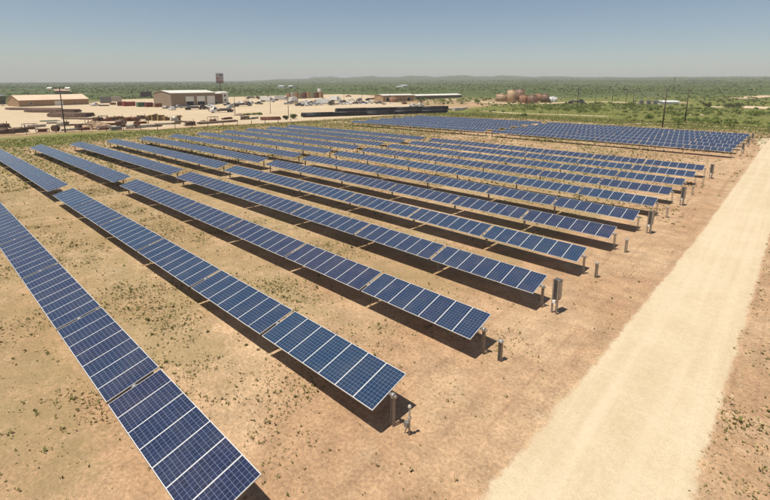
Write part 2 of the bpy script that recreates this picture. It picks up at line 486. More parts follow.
def strip_sheet(name, A, B, m, lift, nu=40, sub=1, jitter=0.0, fade=0.12):
    """sheet of ground between two polylines; the attribute edge runs to 1 at its rim"""
    def dens(P):
        out = []
        for i in range(len(P) - 1):
            for k in range(sub):
                t = k / sub
                out.append((P[i][0] * (1 - t) + P[i + 1][0] * t, P[i][1] * (1 - t) + P[i + 1][1] * t))
        out.append(P[-1]); return out
    A, B = dens(A), dens(B)
    vs, ed, ac = [], [], []
    n = len(A)
    for i in range(n):
        ja = jitter * (random.random() - 0.5); jb = jitter * (random.random() - 0.5)
        for k in range(nu + 1):
            t = k / nu
            w = ja * (1 - t) + jb * t
            x = A[i][0] * (1 - t) + B[i][0] * t + w
            y = A[i][1] * (1 - t) + B[i][1] * t + w * 0.4
            vs.append((x, y, terr(x, y) + lift))
            e = max(0, 1 - min(t, 1 - t) / fade)
            e = max(e, 1 - min(i, n - 1 - i) / (0.03 * n + 1))
            ed.append(e); ac.append(t)
    fs = [(i*(nu+1)+k, i*(nu+1)+k+1, (i+1)*(nu+1)+k+1, (i+1)*(nu+1)+k) for i in range(n-1) for k in range(nu)]
    me = bpy.data.meshes.new(name); me.from_pydata(vs, [], fs)
    if me.polygons[0].normal.z < 0: me.flip_normals()
    at = me.attributes.new('edge', 'FLOAT', 'POINT'); at.data.foreach_set('value', np.array(ed, np.float32))
    at = me.attributes.new('across', 'FLOAT', 'POINT'); at.data.foreach_set('value', np.array(ac, np.float32))
    me.polygons.foreach_set('use_smooth', [True] * len(me.polygons))
    me.materials.append(m)
    return structure(link(name, me))

# gravel road beside the row ends, bending east beyond the second block
rl = [(3.45, -30), (3.7, -8), (4.15, 5.85), (4.6, 15.9), (5.35, 40.4), (6.1, 89), (6.3, 112), (5.0, 124), (4.6, 131), (5.5, 136.5), (9.5, 139.5), (22, 142), (60, 146)]
rr = [(8.85, -30), (9.05, -8), (9.3, 5.85), (9.6, 16.4), (10.2, 44.6), (11.3, 89), (11.7, 112), (12.6, 121), (14.4, 125), (17, 127.6), (22, 129.5), (34, 132), (64, 136)]
strip_sheet('gravel_road', rl, rr, M_ROAD, 0.012, nu=24, sub=24, jitter=0.12, fade=0.10)
near = [(-142,-60),(-142,13),(-142,26),(-137,37),(-129,48),(-128,67),(-121,94),(-114,129),(-113,169),(-125,194),(-158,213),(-200,221)]
far_ = [(-352,-60),(-350,40),(-330,60),(-327,82),(-380,110),(-380,135),(-368,190),(-366,225),(-366,255),(-360,290),(-350,320),(-302,323)]
strip_sheet('yard_ground', near, far_, M_YARD, 0.085, nu=40, sub=10, jitter=1.6, fade=0.03)

def track(name, pts, w, m=M_ROAD, lift=0.03, jitter=0.5, fade=0.45):
    A, B = [], []
    for i, p in enumerate(pts):
        q = pts[min(i + 1, len(pts) - 1)]; o = pts[max(i - 1, 0)]
        d = Vector((q[0] - o[0], q[1] - o[1])).normalized()
        n = Vector((-d.y, d.x)) * w / 2
        A.append((p[0] + n.x, p[1] + n.y)); B.append((p[0] - n.x, p[1] - n.y))
    strip_sheet(name, A, B, m, lift, nu=6, sub=8, jitter=jitter, fade=fade)
track('dirt_track', [(-34.2, 145.3), (-26.1, 159.6), (-13.9, 170.1), (-6.6, 164.2), (6.1, 167.8), (60, 178)], 3.0)
track('dirt_track', [(-106.2, 194.6), (-80.2, 185.2), (-63.3, 187.9), (-43.5, 188.7)], 4.5)
track('dirt_pad', [(-9.4, 297.9), (-2.9, 298.7), (2.7, 297.2), (30, 310)], 24, lift=0.12, fade=0.3)
track('dirt_pad', [(-22.3, 223.2), (-19.6, 224.1), (-16.3, 225.5)], 6, lift=0.05)
track('dirt_pad', [(-21.8, 289.2), (-19.6, 292.7), (-17.4, 296.3)], 9, lift=0.1)
track('caliche_road', [(-202.5, 296.0), (-167.2, 284.4), (-134.9, 269.6), (-110.3, 284.4), (-99.9, 309.5), (-86.4, 317.9), (-61.5, 314.7), (-36.9, 328.4)], 11, M_YARD, lift=0.12, fade=0.3)
track('caliche_road', [(-20.6, 400.1), (-12.9, 431.2), (-3.9, 471.1), (60, 560)], 16, M_YARD, lift=0.3, fade=0.3)

# ------------------------------------------------------------------ solar trackers
TILT, AXH, PITCH, PW, PL = 0.2399, 1.361, 6.3201, 1.0150, 1.9645
STEP, GAP = 1.019, 0.176

def panel_meshes():
    fw, th = 0.020, 0.040
    f = MB()
    f.box((0, PL/2 - fw/2, 0), (PW, fw, th)); f.box((0, -PL/2 + fw/2, 0), (PW, fw, th))
    f.box((PW/2 - fw/2, 0, 0), (fw, PL - 2*fw, th)); f.box((-PW/2 + fw/2, 0, 0), (fw, PL - 2*fw, th))
    gx, gy = PW/2 - fw, PL/2 - fw
    f.add([(-gx,-gy,th/2-0.012),(gx,-gy,th/2-0.012),(gx,gy,th/2-0.012),(-gx,gy,th/2-0.012)], [(3,2,1,0)], 1)
    fm = f.mesh('panel', [M_ALU, M_BACK])
    def glass(z, base=None):
        b = base or MB()
        b.add([(-gx,-gy,z),(gx,-gy,z),(gx,gy,z),(-gx,gy,z)], [(0,1,2,3)], 2 if base else 0)
        return b
    gm = glass(th/2 - 0.003).mesh('glass', [M_CELL])
    wm = glass(th/2 - 0.003, f).mesh('panel', [M_ALU, M_BACK, M_CELL])
    for me in (gm, wm):
        uv = me.uv_layers.new(name='UVMap')
        p = me.polygons[-1]
        for li, c in zip(p.loop_indices, ((0,0),(1,0),(1,1),(0,1))):
            uv.data[li].uv = c
    return fm, gm, wm
PANEL_FRAME, PANEL_GLASS, PANEL_WHOLE = panel_meshes()

def pile_mesh():
    b = MB()
    h = AXH - 0.16
    b.box((0, 0, h/2 - 0.25), (0.012, 0.10, h + 0.5))
    b.box((0.055, 0, h/2 - 0.25), (0.012, 0.13, h + 0.5)); b.box((-0.055, 0, h/2 - 0.25), (0.012, 0.13, h + 0.5))
    return b.mesh('post', M_PILE)
def bearing_mesh():
    b = MB()
    z = AXH - 0.16
    b.box((0, 0, z + 0.03), (0.10, 0.17, 0.06))
    b.tube((-0.05, 0, z + 0.09), (0.05, 0, z + 0.09), 0.10, n=10)
    return b.mesh('bearing', M_GALV)
PILE, BEARING = pile_mesh(), bearing_mesh()
GROUPS_R = [7, 7, 8, 8, 8, 7]
GROUPS_L = [7, 8, 8, 8, 8, 7]

def tracker(y, xr, groups, label, group, detail, dz=0.0, tilt=TILT, lot=0.4):
    length = sum(groups) * STEP + (len(groups) - 1) * GAP
    t = thing('solar_tracker', label, 'solar row', (xr, y), 0, group)
    z0 = t.location.z
    zt = lambda x: terr(x, y) - z0 + dz
    x = xr
    posts = [xr + 0.16]
    tubes = [xr + 0.30]
    ct, st = math.cos(tilt), math.sin(tilt)
    for gi, n in enumerate(groups):
        tone = min(1, max(0, lot + random.gauss(0, 0.16)))
        for k in range(n):
            xc = x - STEP / 2
            sl = math.atan(zt(xc + 0.5) - zt(xc - 0.5))
            o = link('panel', PANEL_FRAME if detail else PANEL_WHOLE, t, (xc - xr, 0, AXH + zt(xc)),
                     rot=(tilt + R(random.gauss(0, 0.28)), -sl, 0))
            o.color = (tone, tone, tone, 1)
            if detail:
                link('glass', PANEL_GLASS, o).color = (tone, tone, tone, 1)
            x -= STEP
        x -= GAP
        posts.append(x + GAP / 2 if gi < len(groups) - 1 else x + GAP - 0.12)
    xl = x + GAP
    b = MB()
    N = 10
    pts = [xr + 0.30 + (xl - 0.35 - xr - 0.30) * k / N for k in range(N + 1)]
    for a, c in zip(pts[:-1], pts[1:]):
        b.tube((a - xr, st * 0.08, AXH - 0.095 + zt(a)), (c - xr, st * 0.08, AXH - 0.095 + zt(c)), 0.062, n=8, caps=(a == pts[0] or c == pts[-1]))
    b.build('torque_tube', M_GALV, t)
    for px in posts:
        p = link('post', PILE, t, (px - xr, 0, zt(px)))
        link('bearing', BEARING, p)
    return t, xl

for i in range(12):
    y = i * PITCH
    xr = 0.19 * i - 0.02 * (i == 0)
    o = ORD[i]
    who = 'solar panel row nearest the camera' if i == 0 else ('last solar panel row before the dirt gap' if i == 11 else o + ' solar panel row counted from the camera')
    t, xl = tracker(y, xr, GROUPS_R, who + ', half ending at the gravel road', 'solar rows of the near block', i < 6, 0.0, TILT + R(random.gauss(0, 0.25)), [0.05, 0.85, 0.3, 0.45, 0.55, 0.35, 0.3, 0.75, 0.25, 0.7, 0.5, 0.3][i])
    if i > 0:
        tracker(y, xl - 1.9, GROUPS_L, who + ', half reaching toward the pipe yard', 'solar rows of the near block', False, 0.10, TILT + R(random.gauss(0, 0.3)))
for i in range(6):
    y = 93.5 + i * PITCH
    xr = 3.2 + 0.10 * i
    who = ORD[i] + ' row of the far solar block across the dirt gap'
    t, xl = tracker(y, xr, GROUPS_R, who + ', road end', 'solar rows of the far block', False, 0.0, TILT + R(random.gauss(0, 0.25)))
    tracker(y, xl - 1.9, GROUPS_L, who + ', end away from the road', 'solar rows of the far block', False, 0.05, TILT + R(random.gauss(0, 0.25)))

# stakes and cabinets standing past the row ends
def stake(xy, label, h=1.12, knob=False):
    t = thing('steel_stake', label, 'post', xy, 0, 'stakes past the row ends')
    b = MB()
    if knob:
        b.tube((0, 0, -0.3), (0, 0, h), 0.035, n=8)
    else:
        b.box((0, 0, h/2 - 0.15), (0.02, 0.14, h + 0.3)); b.box((0.07, 0, h/2 - 0.15), (0.02, 0.16, h + 0.3)); b.box((-0.07, 0, h/2 - 0.15), (0.02, 0.16, h + 0.3))
    b.build('shaft', M_PILE, t)
    c = MB()
    if knob:
        c.dome((0, 0, h - 0.01), 0.062, 0.06, 10); c.tube((0, 0, h - 0.07), (0, 0, h), 0.062, n=10)
    else:
        c.box((0, 0, h + 0.03), (0.22, 0.22, 0.06)); c.dome((0, 0, h + 0.06), 0.09, 0.07, 8)
    c.build('cap', M_CONC if knob else M_GALV, t)
    if knob:
        e = MB(); e.box((-0.10, -0.02, 0.42), (0.16, 0.14, 0.20)); e.tube((-0.10, -0.02, 0.32), (-0.22, -0.02, -0.1), 0.02, n=6)
        e.build('junction_box', M_CABINET, t)
        e = MB(); e.tube((0.0, -0.05, 0.72), (0.0, 0.05, 0.72), 0.06, n=8)
        e.build('clamp', M_GALV, t)
    return t

def cabinet(xy, label):
    t = thing('inverter_cabinet', label, 'cabinet', xy, R(-6), 'cabinets past the row ends')
    for k in (-0.13, 0.15):
        b = MB(); b.box((k, -0.20, 0.86), (0.085, 0.07, 2.3)); b.box((k, -0.20, 2.02), (0.10, 0.09, 0.02)); b.build('post', M_PILE, t)
    b = MB()
    b.box((0.0, 0.02, 1.40), (0.34, 0.36, 1.12)); b.box((0.0, 0.02, 1.972), (0.37, 0.39, 0.025)); b.box((0, 0.0, 0.82), (0.3, 0.3, 0.05))
    box = b.build('housing', M_HOUSING, t)
    b = MB(); b.box((0.178, 0.02, 1.40), (0.014, 0.32, 1.04)); b.box((0.19, 0.14, 1.4), (0.012, 0.03, 0.12))
    b.build('door', M_GALV, box)  # paler than the housing, so its colour imitates the lit side
    b = MB()
    for k in range(4): b.box((-0.055 + 0.05 * k, -0.178, 1.40), (0.016, 0.035, 0.95))
    b.build('cooling_fins', M_HOUSING, box)
    b = MB(); b.box((-0.02, -0.26, 0.72), (0.16, 0.10, 0.15)); b.build('switch_box', M_WHITE, t)
    for s in (-0.06, 0.07):
        b = MB(); b.tube((0.02, s, -0.1), (0.02, s, 1.0), 0.028, n=6); b.build('conduit', M_CONC, t)
    return t

SX = [None, 1.08, 1.38, 1.53, 1.72, 1.93, 2.2, 2.36, 2.62, 2.64, 2.87, 2.99]
for i in range(1, 12):
    xy = (SX[i] + 0.02, i * PITCH + (0.05 if i != 3 else -0.02))
    if i in (3, 6, 8, 11):
        cabinet(xy, 'tall grey cabinet on two posts past the end of the ' + ORD[i] + ' solar row')
    else:
        stake(xy, ('pale capped steel stake with junction box' if i == 1 else 'short steel stake') + ' past the end of the ' + ORD[i] + ' solar row',
              1.22 if i == 1 else 0.98, i == 1)
for i, y in ((1, 101.0), (3, 113.0), (5, 124.2)):
    cabinet((4.25 + 0.03 * i, y), 'tall grey cabinet past the ' + ORD[i] + ' row of the far solar block')

# ------------------------------------------------------------------ buildings of the yard
def front_frame(a, b):
    d = Vector((b[0] - a[0], b[1] - a[1]))
    return d.length, math.atan2(d.y, d.x)

def shed(name, label, a, b, depth, eave, rise, mw, mr, doors=(), windows=(), cat='building', over=0.35):
    """gabled metal shed; a-b is its front wall as seen from the field, the ridge runs along it"""
    L, rz = front_frame(a, b)
    t = thing(name, label, cat, a, rz)
    w = MB()
    for (c, s) in (((L/2, 0.05, eave/2 - 0.4), (L, 0.1, eave + 0.8)), ((L/2, depth - 0.05, eave/2 - 0.4), (L, 0.1, eave + 0.8))):
        w.box(c, s)
    for x in (0.05, L - 0.05):
        w.add([(x-0.05,0.1,-0.8),(x-0.05,depth-0.1,-0.8),(x-0.05,depth-0.1,eave),(x-0.05,depth/2,eave+rise),(x-0.05,0.1,eave),
               (x+0.05,0.1,-0.8),(x+0.05,depth-0.1,-0.8),(x+0.05,depth-0.1,eave),(x+0.05,depth/2,eave+rise),(x+0.05,0.1,eave)],
              [(4,3,2,1,0),(5,6,7,8,9),(0,1,6,5),(1,2,7,6),(2,3,8,7),(3,4,9,8),(4,0,5,9)])
    # upright ribs of the cladding
    n = int(L / 1.5)
    for k in range(1, n): w.box((k * L / n, -0.02, eave/2), (0.09, 0.05, eave))
    wall = w.build('wall', mw, t)
    sl = math.atan2(rise, depth/2)
    ln = math.hypot(rise, depth/2) + over
    for s in (-1, 1):
        r = MB()
        cy = depth/2 + s * (depth/4 + over/2 * math.cos(sl)); cz = eave + rise/2 - over/2 * math.sin(sl) + 0.09
        r.box((L/2, cy, cz), (L + 2*over, ln, 0.10), rx=-s * sl)
        for k in range(int(L / 2.2) + 1):
            r.box((k * 2.2, cy, cz + 0.07), (0.08, ln, 0.06), rx=-s * sl)
        r.build('roof', mr, t)
    g = MB(); g.box((L/2, -over - 0.02, eave - 0.18), (L + 0.5, 0.12, 0.14)); g.build('gutter', mr, t)
    for (x0, x1, h, m, openh) in doors:
        d = MB(); d.box(((x0+x1)/2, -0.05, (h+openh)/2), (x1-x0, 0.10, h-openh))
        for k in range(1, 6):
            z = openh + (h-openh) * k / 6
            d.box(((x0+x1)/2, -0.11, z), (x1-x0, 0.03, 0.06))
        dd = d.build('door', m, t)
        f = MB()
        for x in (x0 - 0.1, x1 + 0.1): f.box((x, -0.08, h/2), (0.2, 0.12, h))
        f.box(((x0+x1)/2, -0.08, h + 0.1), (x1-x0+0.4, 0.12, 0.2)); f.build('frame', mr, dd)
        if openh > 0:
            o = MB(); o.box(((x0+x1)/2, -0.03, openh/2), (x1-x0, 0.06, openh)); o.build('painted_opening', M_DARK, dd)  # black panel on the wall, painting the shade inside the bay
    for (x0, x1, z0, z1) in windows:
        o = MB(); o.box(((x0+x1)/2, -0.04, (z0+z1)/2), (x1-x0, 0.08, z1-z0)); ww = o.build('window', M_GLASS, t)
        f = MB()
        for x in (x0, x1): f.box((x, -0.07, (z0+z1)/2), (0.1, 0.1, z1-z0+0.1))
        for z in (z0, z1): f.box(((x0+x1)/2, -0.075, z), (x1-x0, 0.1, 0.1))
        f.build('frame', M_WHITE, ww)
    return t

shed('metal_shed', 'long low tan metal shed with bleached gabled roof', (-307.2, 43.0), (-313.3, 77.9), 15.5, 3.6, 2.6, M_TANWALL, M_TANROOF,
     doors=[(17.2, 21.4, 2.7, M_WHITE, 0)], windows=[(5, 6.4, 1.2, 2.2), (27, 28.4, 1.2, 2.2)])
shed('workshop_building', 'large taupe workshop building with three bay doors and white roof', (-255.1, 104.0), (-257.3, 132.0), 21, 7.6, 1.3, M_GREYWALL, M_WHITEROOF,
     doors=[(9.0, 13.7, 5.3, M_WHITE, 2.6), (16.0, 20.9, 5.4, M_WHITE, 2.4), (22.6, 27.4, 5.4, M_WHITE, 0)])
shed('lean_to_annex', 'brown annex, its walls darkened as if shaded, against the end of the taupe workshop', (-263.5, 133.2), (-264.4, 140.5), 12, 6.6, 0.5, mat('shade_darkened_brown_metal', (0.185, 0.120, 0.080), 0.7), M_WHITEROOF,  # brown wall colour darkened to carry the annex's shading
     doors=[(1.5, 3.2, 2.4, M_DARK, 0)])
shed('office_block', 'small white office block beside the brown annex', (-272.0, 142.6), (-272.8, 149.2), 9, 6.9, 0.6, M_WHITE, M_WHITEROOF,
     windows=[(0.8, 2.2, 1.2, 2.6), (3.4, 4.8, 1.2, 2.6), (0.8, 2.2, 4.2, 5.6), (3.4, 4.8, 4.2, 5.6)])
shed('dark_shed', 'small dark blue grey shed behind the tan shed', (-352, 36.5), (-353, 43.5), 8, 5.0, 0.8, mat('slate_sheet_metal', (0.075, 0.078, 0.088), 0.7), mat('slate_roof', (0.16, 0.15, 0.15), 0.6))
shed('far_house', 'pinkish low house beyond the tan shed', (-586.5, 117.1), (-583.3, 130.1), 14, 3.6, 1.6, M_TANWALL, mat('pink_roof', (0.50, 0.31, 0.22), 0.7))
shed('tan_depot', 'tan depot with flat pale roof among trees', (-203.8, 228.7), (-198.3, 256.9), 10, 4.6, 0.7, mat('depot_wall', (0.37, 0.24, 0.135), 0.8), M_WHITEROOF,
     doors=[(3, 6, 3, M_DARK, 0), (22, 25, 3, M_DARK, 0)], windows=[(10, 11.5, 1.2, 2.4), (15, 16.5, 1.2, 2.4), (19, 20.5, 1.2, 2.4)])
shed('long_shelter', 'long low shelter with pale roof behind the green bushes', (-210.9, 275.2), (-205.2, 332.9), 12, 2.9, 0.9, mat('shelter_wall', (0.17, 0.14, 0.09), 0.8), M_WHITEROOF)
shed('white_shed', 'low white roofed shed beside the substation', (-47.4, 304.1), (-39.9, 311.1), 7, 1.5, 0.6, M_WHITE, M_WHITE)
shed('far_white_house', 'tiny white house out on the plain above the truck row', (-738.0, 508.3), (-728.6, 513.4), 12, 3, 1, M_WHITE, M_WHITE)
shed('far_white_house', 'tiny white house on the plain, twin beside the first', (-719.3, 518.4), (-711.8, 522.4), 12, 3, 1, M_WHITE, M_WHITE)
shed('far_white_house', 'tiny white house on the plain above the tan depot', (-526.4, 635.7), (-529.5, 654.1), 14, 3.5, 1, M_WHITE, M_WHITE)

# ------------------------------------------------------------------ poles
def pole(name, xy, h, label, arms=(), m=M_WOOD, r=0.16, lamps=0, group=None, trans=False, face=None):
    t = thing(name, label, 'pole', xy, -YAW if face is None else face, group)
    b = MB(); b.tube((0, 0, -0.5), (0, 0, h), r, r * 0.68, n=10); b.build('shaft', m, t)
    for (z, w) in arms:
        b = MB(); b.box((0, -r - 0.03, z), (w, 0.12, 0.16))
        b.tube((-w*0.3, -r - 0.03, z), (0, -0.1, z - w*0.25), 0.03, n=6); b.tube((w*0.3, -r - 0.03, z), (0, -0.1, z - w*0.25), 0.03, n=6)
        a = b.build('crossarm', m, t)
        if not lamps:
            for k in (-0.45, -0.2, 0.2, 0.45):
                c = MB(); c.tube((w*k, -r - 0.03, z + 0.08), (w*k, -r - 0.03, z + 0.30), 0.07, 0.05, n=8); c.build('insulator', M_CONC, a)
    if lamps:
        z, w = arms[0]
        for s in (-1, 1):
            b = MB(); b.box((s*w/2, -0.3, z - 0.15), (1.25, 0.65, 0.5), rx=R(25)); b.box((s*w/2, -0.2, z + 0.12), (0.2, 0.2, 0.3))
            b.build('floodlight', M_WHITE, t)
    if trans:
        b = MB(); b.tube((0.42, 0, h - 2.9), (0.42, 0, h - 1.7), 0.34, n=10); b.dome((0.42, 0, h - 1.7), 0.34, 0.12, 10); b.build('transformer_can', M_CABINET, t)
    return t
pole('floodlight_pole', (-139.7, 27.0), 12.5, 'tall dark floodlight pole with two white lamps at the yard edge', [(12.3, 4.9)], r=0.17, lamps=1)
pole('utility_pole', (-17.8, 149.2), 11.4, 'dark bare wooden pole standing right behind the far solar block', r=0.20, group='wooden poles')
pole('utility_pole', (-16.3, 176.3), 10.5, 'dark wooden pole, second and farther one behind the far solar block', r=0.21, group='wooden poles')
pole('utility_pole', (-166.6, 94.0), 7.9, 'short dark wooden pole in the yard in front of the office block', r=0.13, group='wooden poles')
pole('utility_pole', (-164.0, 110.0), 6.3, 'short wooden pole in the middle of the open yard', r=0.12, group='wooden poles')
pole('utility_pole', (-137.2, 100.5), 9.9, 'wooden pole at the yard edge beside the black pipe stacks', r=0.13, group='wooden poles')
pole('utility_pole', (-73.6, 238.0), 10.9, 'power pole with crossarms beside the tank battery', [(10.4, 2.6), (9.2, 2.6)], r=0.19, group='power line poles', trans=True)
for k, (q, h) in enumerate((((-83.1, 297.2), 9.0), ((-74.3, 301.4), 9.0), ((-68.7, 311.1), 8.6), ((-63.6, 306.8), 8.6))):
    pole('utility_pole', q, h, 'power pole with crossarm, ' + ORD[k] + ' between the tanks and the substation', [(h - 0.5, 2.4)], r=0.16, group='power line poles')
pole('utility_pole', (-83.0, 542.3), 15.6, 'tall distant power pole rising above the plain', [(14.8, 3.5)], r=0.24, group='power line poles')
for k, (px, q, h) in enumerate(((245, (-337.7, 199.9), 6), (311, (-333.6, 266.8), 12), (344, (-215.8, 202.5), 8), (362, (-207.0, 211.1), 8.5))):
    pole('utility_pole', q, h, ['thin pole beyond the long flatbed truck', 'thin pole behind the frac tanks', 'thin pole among the parked vehicles', 'thin pole beside the parked vehicles nearest the tan depot'][k], r=0.12, group='wooden poles')
pole('utility_pole', (-26.5, 298.6), 6.5, 'thin wooden pole in the green scrub near the dirt pad', r=0.12, group='wooden poles')
pole('utility_pole', (-185.3, 215.3), 9, 'thin wooden pole in front of the tan depot', [(8.6, 1.8)], r=0.12, group='wooden poles')

def power_line():
    pts = [(-73.6, 238.0), (-83.1, 297.2), (-74.3, 301.4), (-68.7, 311.1), (-63.6, 306.8)]
    hs = [10.5, 8.7, 8.7, 8.3, 8.3]
    b = MB()
    for i in range(len(pts) - 1):
        for off in (-0.9, 0.9):
            last = None
            for k in range(7):
                t = k / 6
                x = pts[i][0]*(1-t) + pts[i+1][0]*t; y = pts[i][1]*(1-t) + pts[i+1][1]*t + off*0.7
                z = (terr(*pts[i]) + hs[i])*(1-t) + (terr(*pts[i+1]) + hs[i+1])*t - 0.6*4*t*(1-t)
                if last: b.tube(last, (x, y, z), 0.025, n=4, caps=False)
                last = (x, y, z)
    tag(b.build('power_cables', M_WIRE), 'sagging pair of power cables strung between the distant poles', 'cable')
power_line()

# tall pole sign over the workshop
def pole_sign(xy):
    t = thing('pole_sign', 'tall sign mast with stacked dark boards above the workshop', 'sign', xy, -YAW)
    b = MB(); b.tube((0, 0, -0.5), (0, 0, 13.2), 0.42, 0.34, n=10); b.build('mast', M_WOOD, t)
    b = MB()
    for x in (-2.5, 0, 2.5): b.box((x, 0, 16.4), (0.22, 0.25, 7.4))
    for z in (12.8, 15.1, 17.4, 19.7): b.box((0, 0, z), (5.6, 0.25, 0.22))
    for k in range(4): b.tube((-2.5 + 1.25*k, 0, 19.8), (-2.5 + 1.25*k, 0, 20.6), 0.06, n=5)
    b.build('frame', M_WOOD, t)
    ms = [mat('dull_purple_board', (0.13, 0.085, 0.10), 0.7), mat('dull_red_board', (0.20, 0.085, 0.075), 0.7), mat('dull_grey_board', (0.20, 0.18, 0.18), 0.7)]
    for j in range(3):
        for i in range(2):
            b = MB(); b.box((-1.25 + 2.5*i, -0.10, 13.95 + 2.3*j), (2.05, 0.16, 1.85)); b.build('board', ms[(i + j) % 3], t)
pole_sign((-300.0, 158.2))

# ------------------------------------------------------------------ tanks
def tank(xy, d, h, m, label, conical=False):
    t = thing('storage_tank', label, 'tank', xy, -YAW + random.uniform(-0.6, 0.6), 'storage tanks of the battery')
    r = d / 2
    b = MB(); b.tube((0, 0, -0.6), (0, 0, h), r, n=28); s = b.build('shell', m, t)
    b = MB()
    for z in (0.06, h*0.33, h*0.66, h - 0.05): b.tube((0, 0, z - 0.05), (0, 0, z + 0.05), r + 0.04, n=28, caps=False)
    b.build('weld_band', m, s)
    b = MB(); b.tube((0, 0, h + 0.01), (0, 0, h + (0.9 if conical else 0.35)), r + 0.06, 0.25, n=28); b.tube((0.3*r, 0.2*r, h + 0.2), (0.3*r, 0.2*r, h + 0.8), 0.22, n=8); b.build('roof', m, t)
    b = MB()
    for x in (-0.25, 0.25): b.tube((x, -r - 0.18, 0), (x, -r - 0.18, h + 0.9), 0.035, n=5)
    for k in range(int(h / 0.4)): b.tube((-0.25, -r - 0.18, 0.3 + 0.4*k), (0.25, -r - 0.18, 0.3 + 0.4*k), 0.025, n=5)
    b.build('ladder', M_GALV, t)
    b = MB(); b.tube((0.5*r, -r*0.86, 0.7), (0.5*r, -r*0.86 - 0.25, 0.7), 0.38, n=12); b.build('manhole', m, t)
    return t
tank((-148.2, 296.8), 8.0, 5.2, M_TAN_TANK, 'wide pale tan storage tank, farthest from the road in the tank battery')
tank((-132.1, 279.8), 5.6, 8.8, M_TAN_TANK, 'tallest tan storage tank of the tank battery')
tank((-136.3, 301.3), 6.4, 8.8, M_BROWN_TANK, 'tall dark brown storage tank behind the rusty orange one')
tank((-124.9, 282.8), 5.3, 5.4, M_ORANGE_TANK, 'rust orange storage tank in front of the tall dark brown one')
tank((-119.1, 284.2), 6.8, 5.4, M_BROWN_TANK, 'wide brown storage tank at the front of the tank battery')
tank((-128.7, 316.5), 5.2, 5.3, M_ORANGE_TANK, 'rust orange storage tank behind the wide brown one')
tank((-117.8, 301.9), 5.5, 5.7, M_BROWN_TANK, 'brown storage tank next to the low white tank')
tank((-114.7, 307.7), 5.6, 3.6, M_WHITE, 'low white storage tank at the road end of the battery')
tank((-211.5, 232.9), 5.0, 3.8, M_ORANGE_TANK, 'rust coloured round tank at the end of the tan depot')
tank((-198.7, 233.6), 5.6, 3.6, M_ORANGE_TANK, 'rust coloured round tank in front of the tan depot')

# ------------------------------------------------------------------ vehicles
CARPAINT = {}
def paint(c):
    if c not in CARPAINT:
        CARPAINT[c] = mat('vehicle_paint_' + str(len(CARPAINT)), c, 0.35, 0, 0.05, 1, dirt=(0.40, 0.30, 0.19), dirt_amt=0.3)
    return CARPAINT[c]
def wheel_mesh(r=0.40, w=0.26):
    b = MB(); b.tube((0, -w/2, 0), (0, w/2, 0), r, n=14); b.tube((0, -w/2 - 0.01, 0), (0, w/2 + 0.01, 0), r*0.55, n=10, mi=1)
    return b.mesh('wheel', [M_RUBBER, M_GALV])
WHEEL = wheel_mesh()
def profile(prof, w, taper=0.0):
    """extrude a side profile (x,z) to width w"""
    b = MB(); n = len(prof); zmax = max(p[1] for p in prof); zmin = min(p[1] for p in prof)
    ws = [w/2 * (1 - taper * (p[1]-zmin)/(zmax-zmin)) for p in prof]
    vs = [(p[0], -q, p[1]) for p, q in zip(prof, ws)] + [(p[0], q, p[1]) for p, q in zip(prof, ws)]
    fs = [tuple(range(n)), tuple(range(2*n-1, n-1, -1))] + [((i+1) % n, i, n+i, n+(i+1) % n) for i in range(n)]
    return b.add(vs, fs)
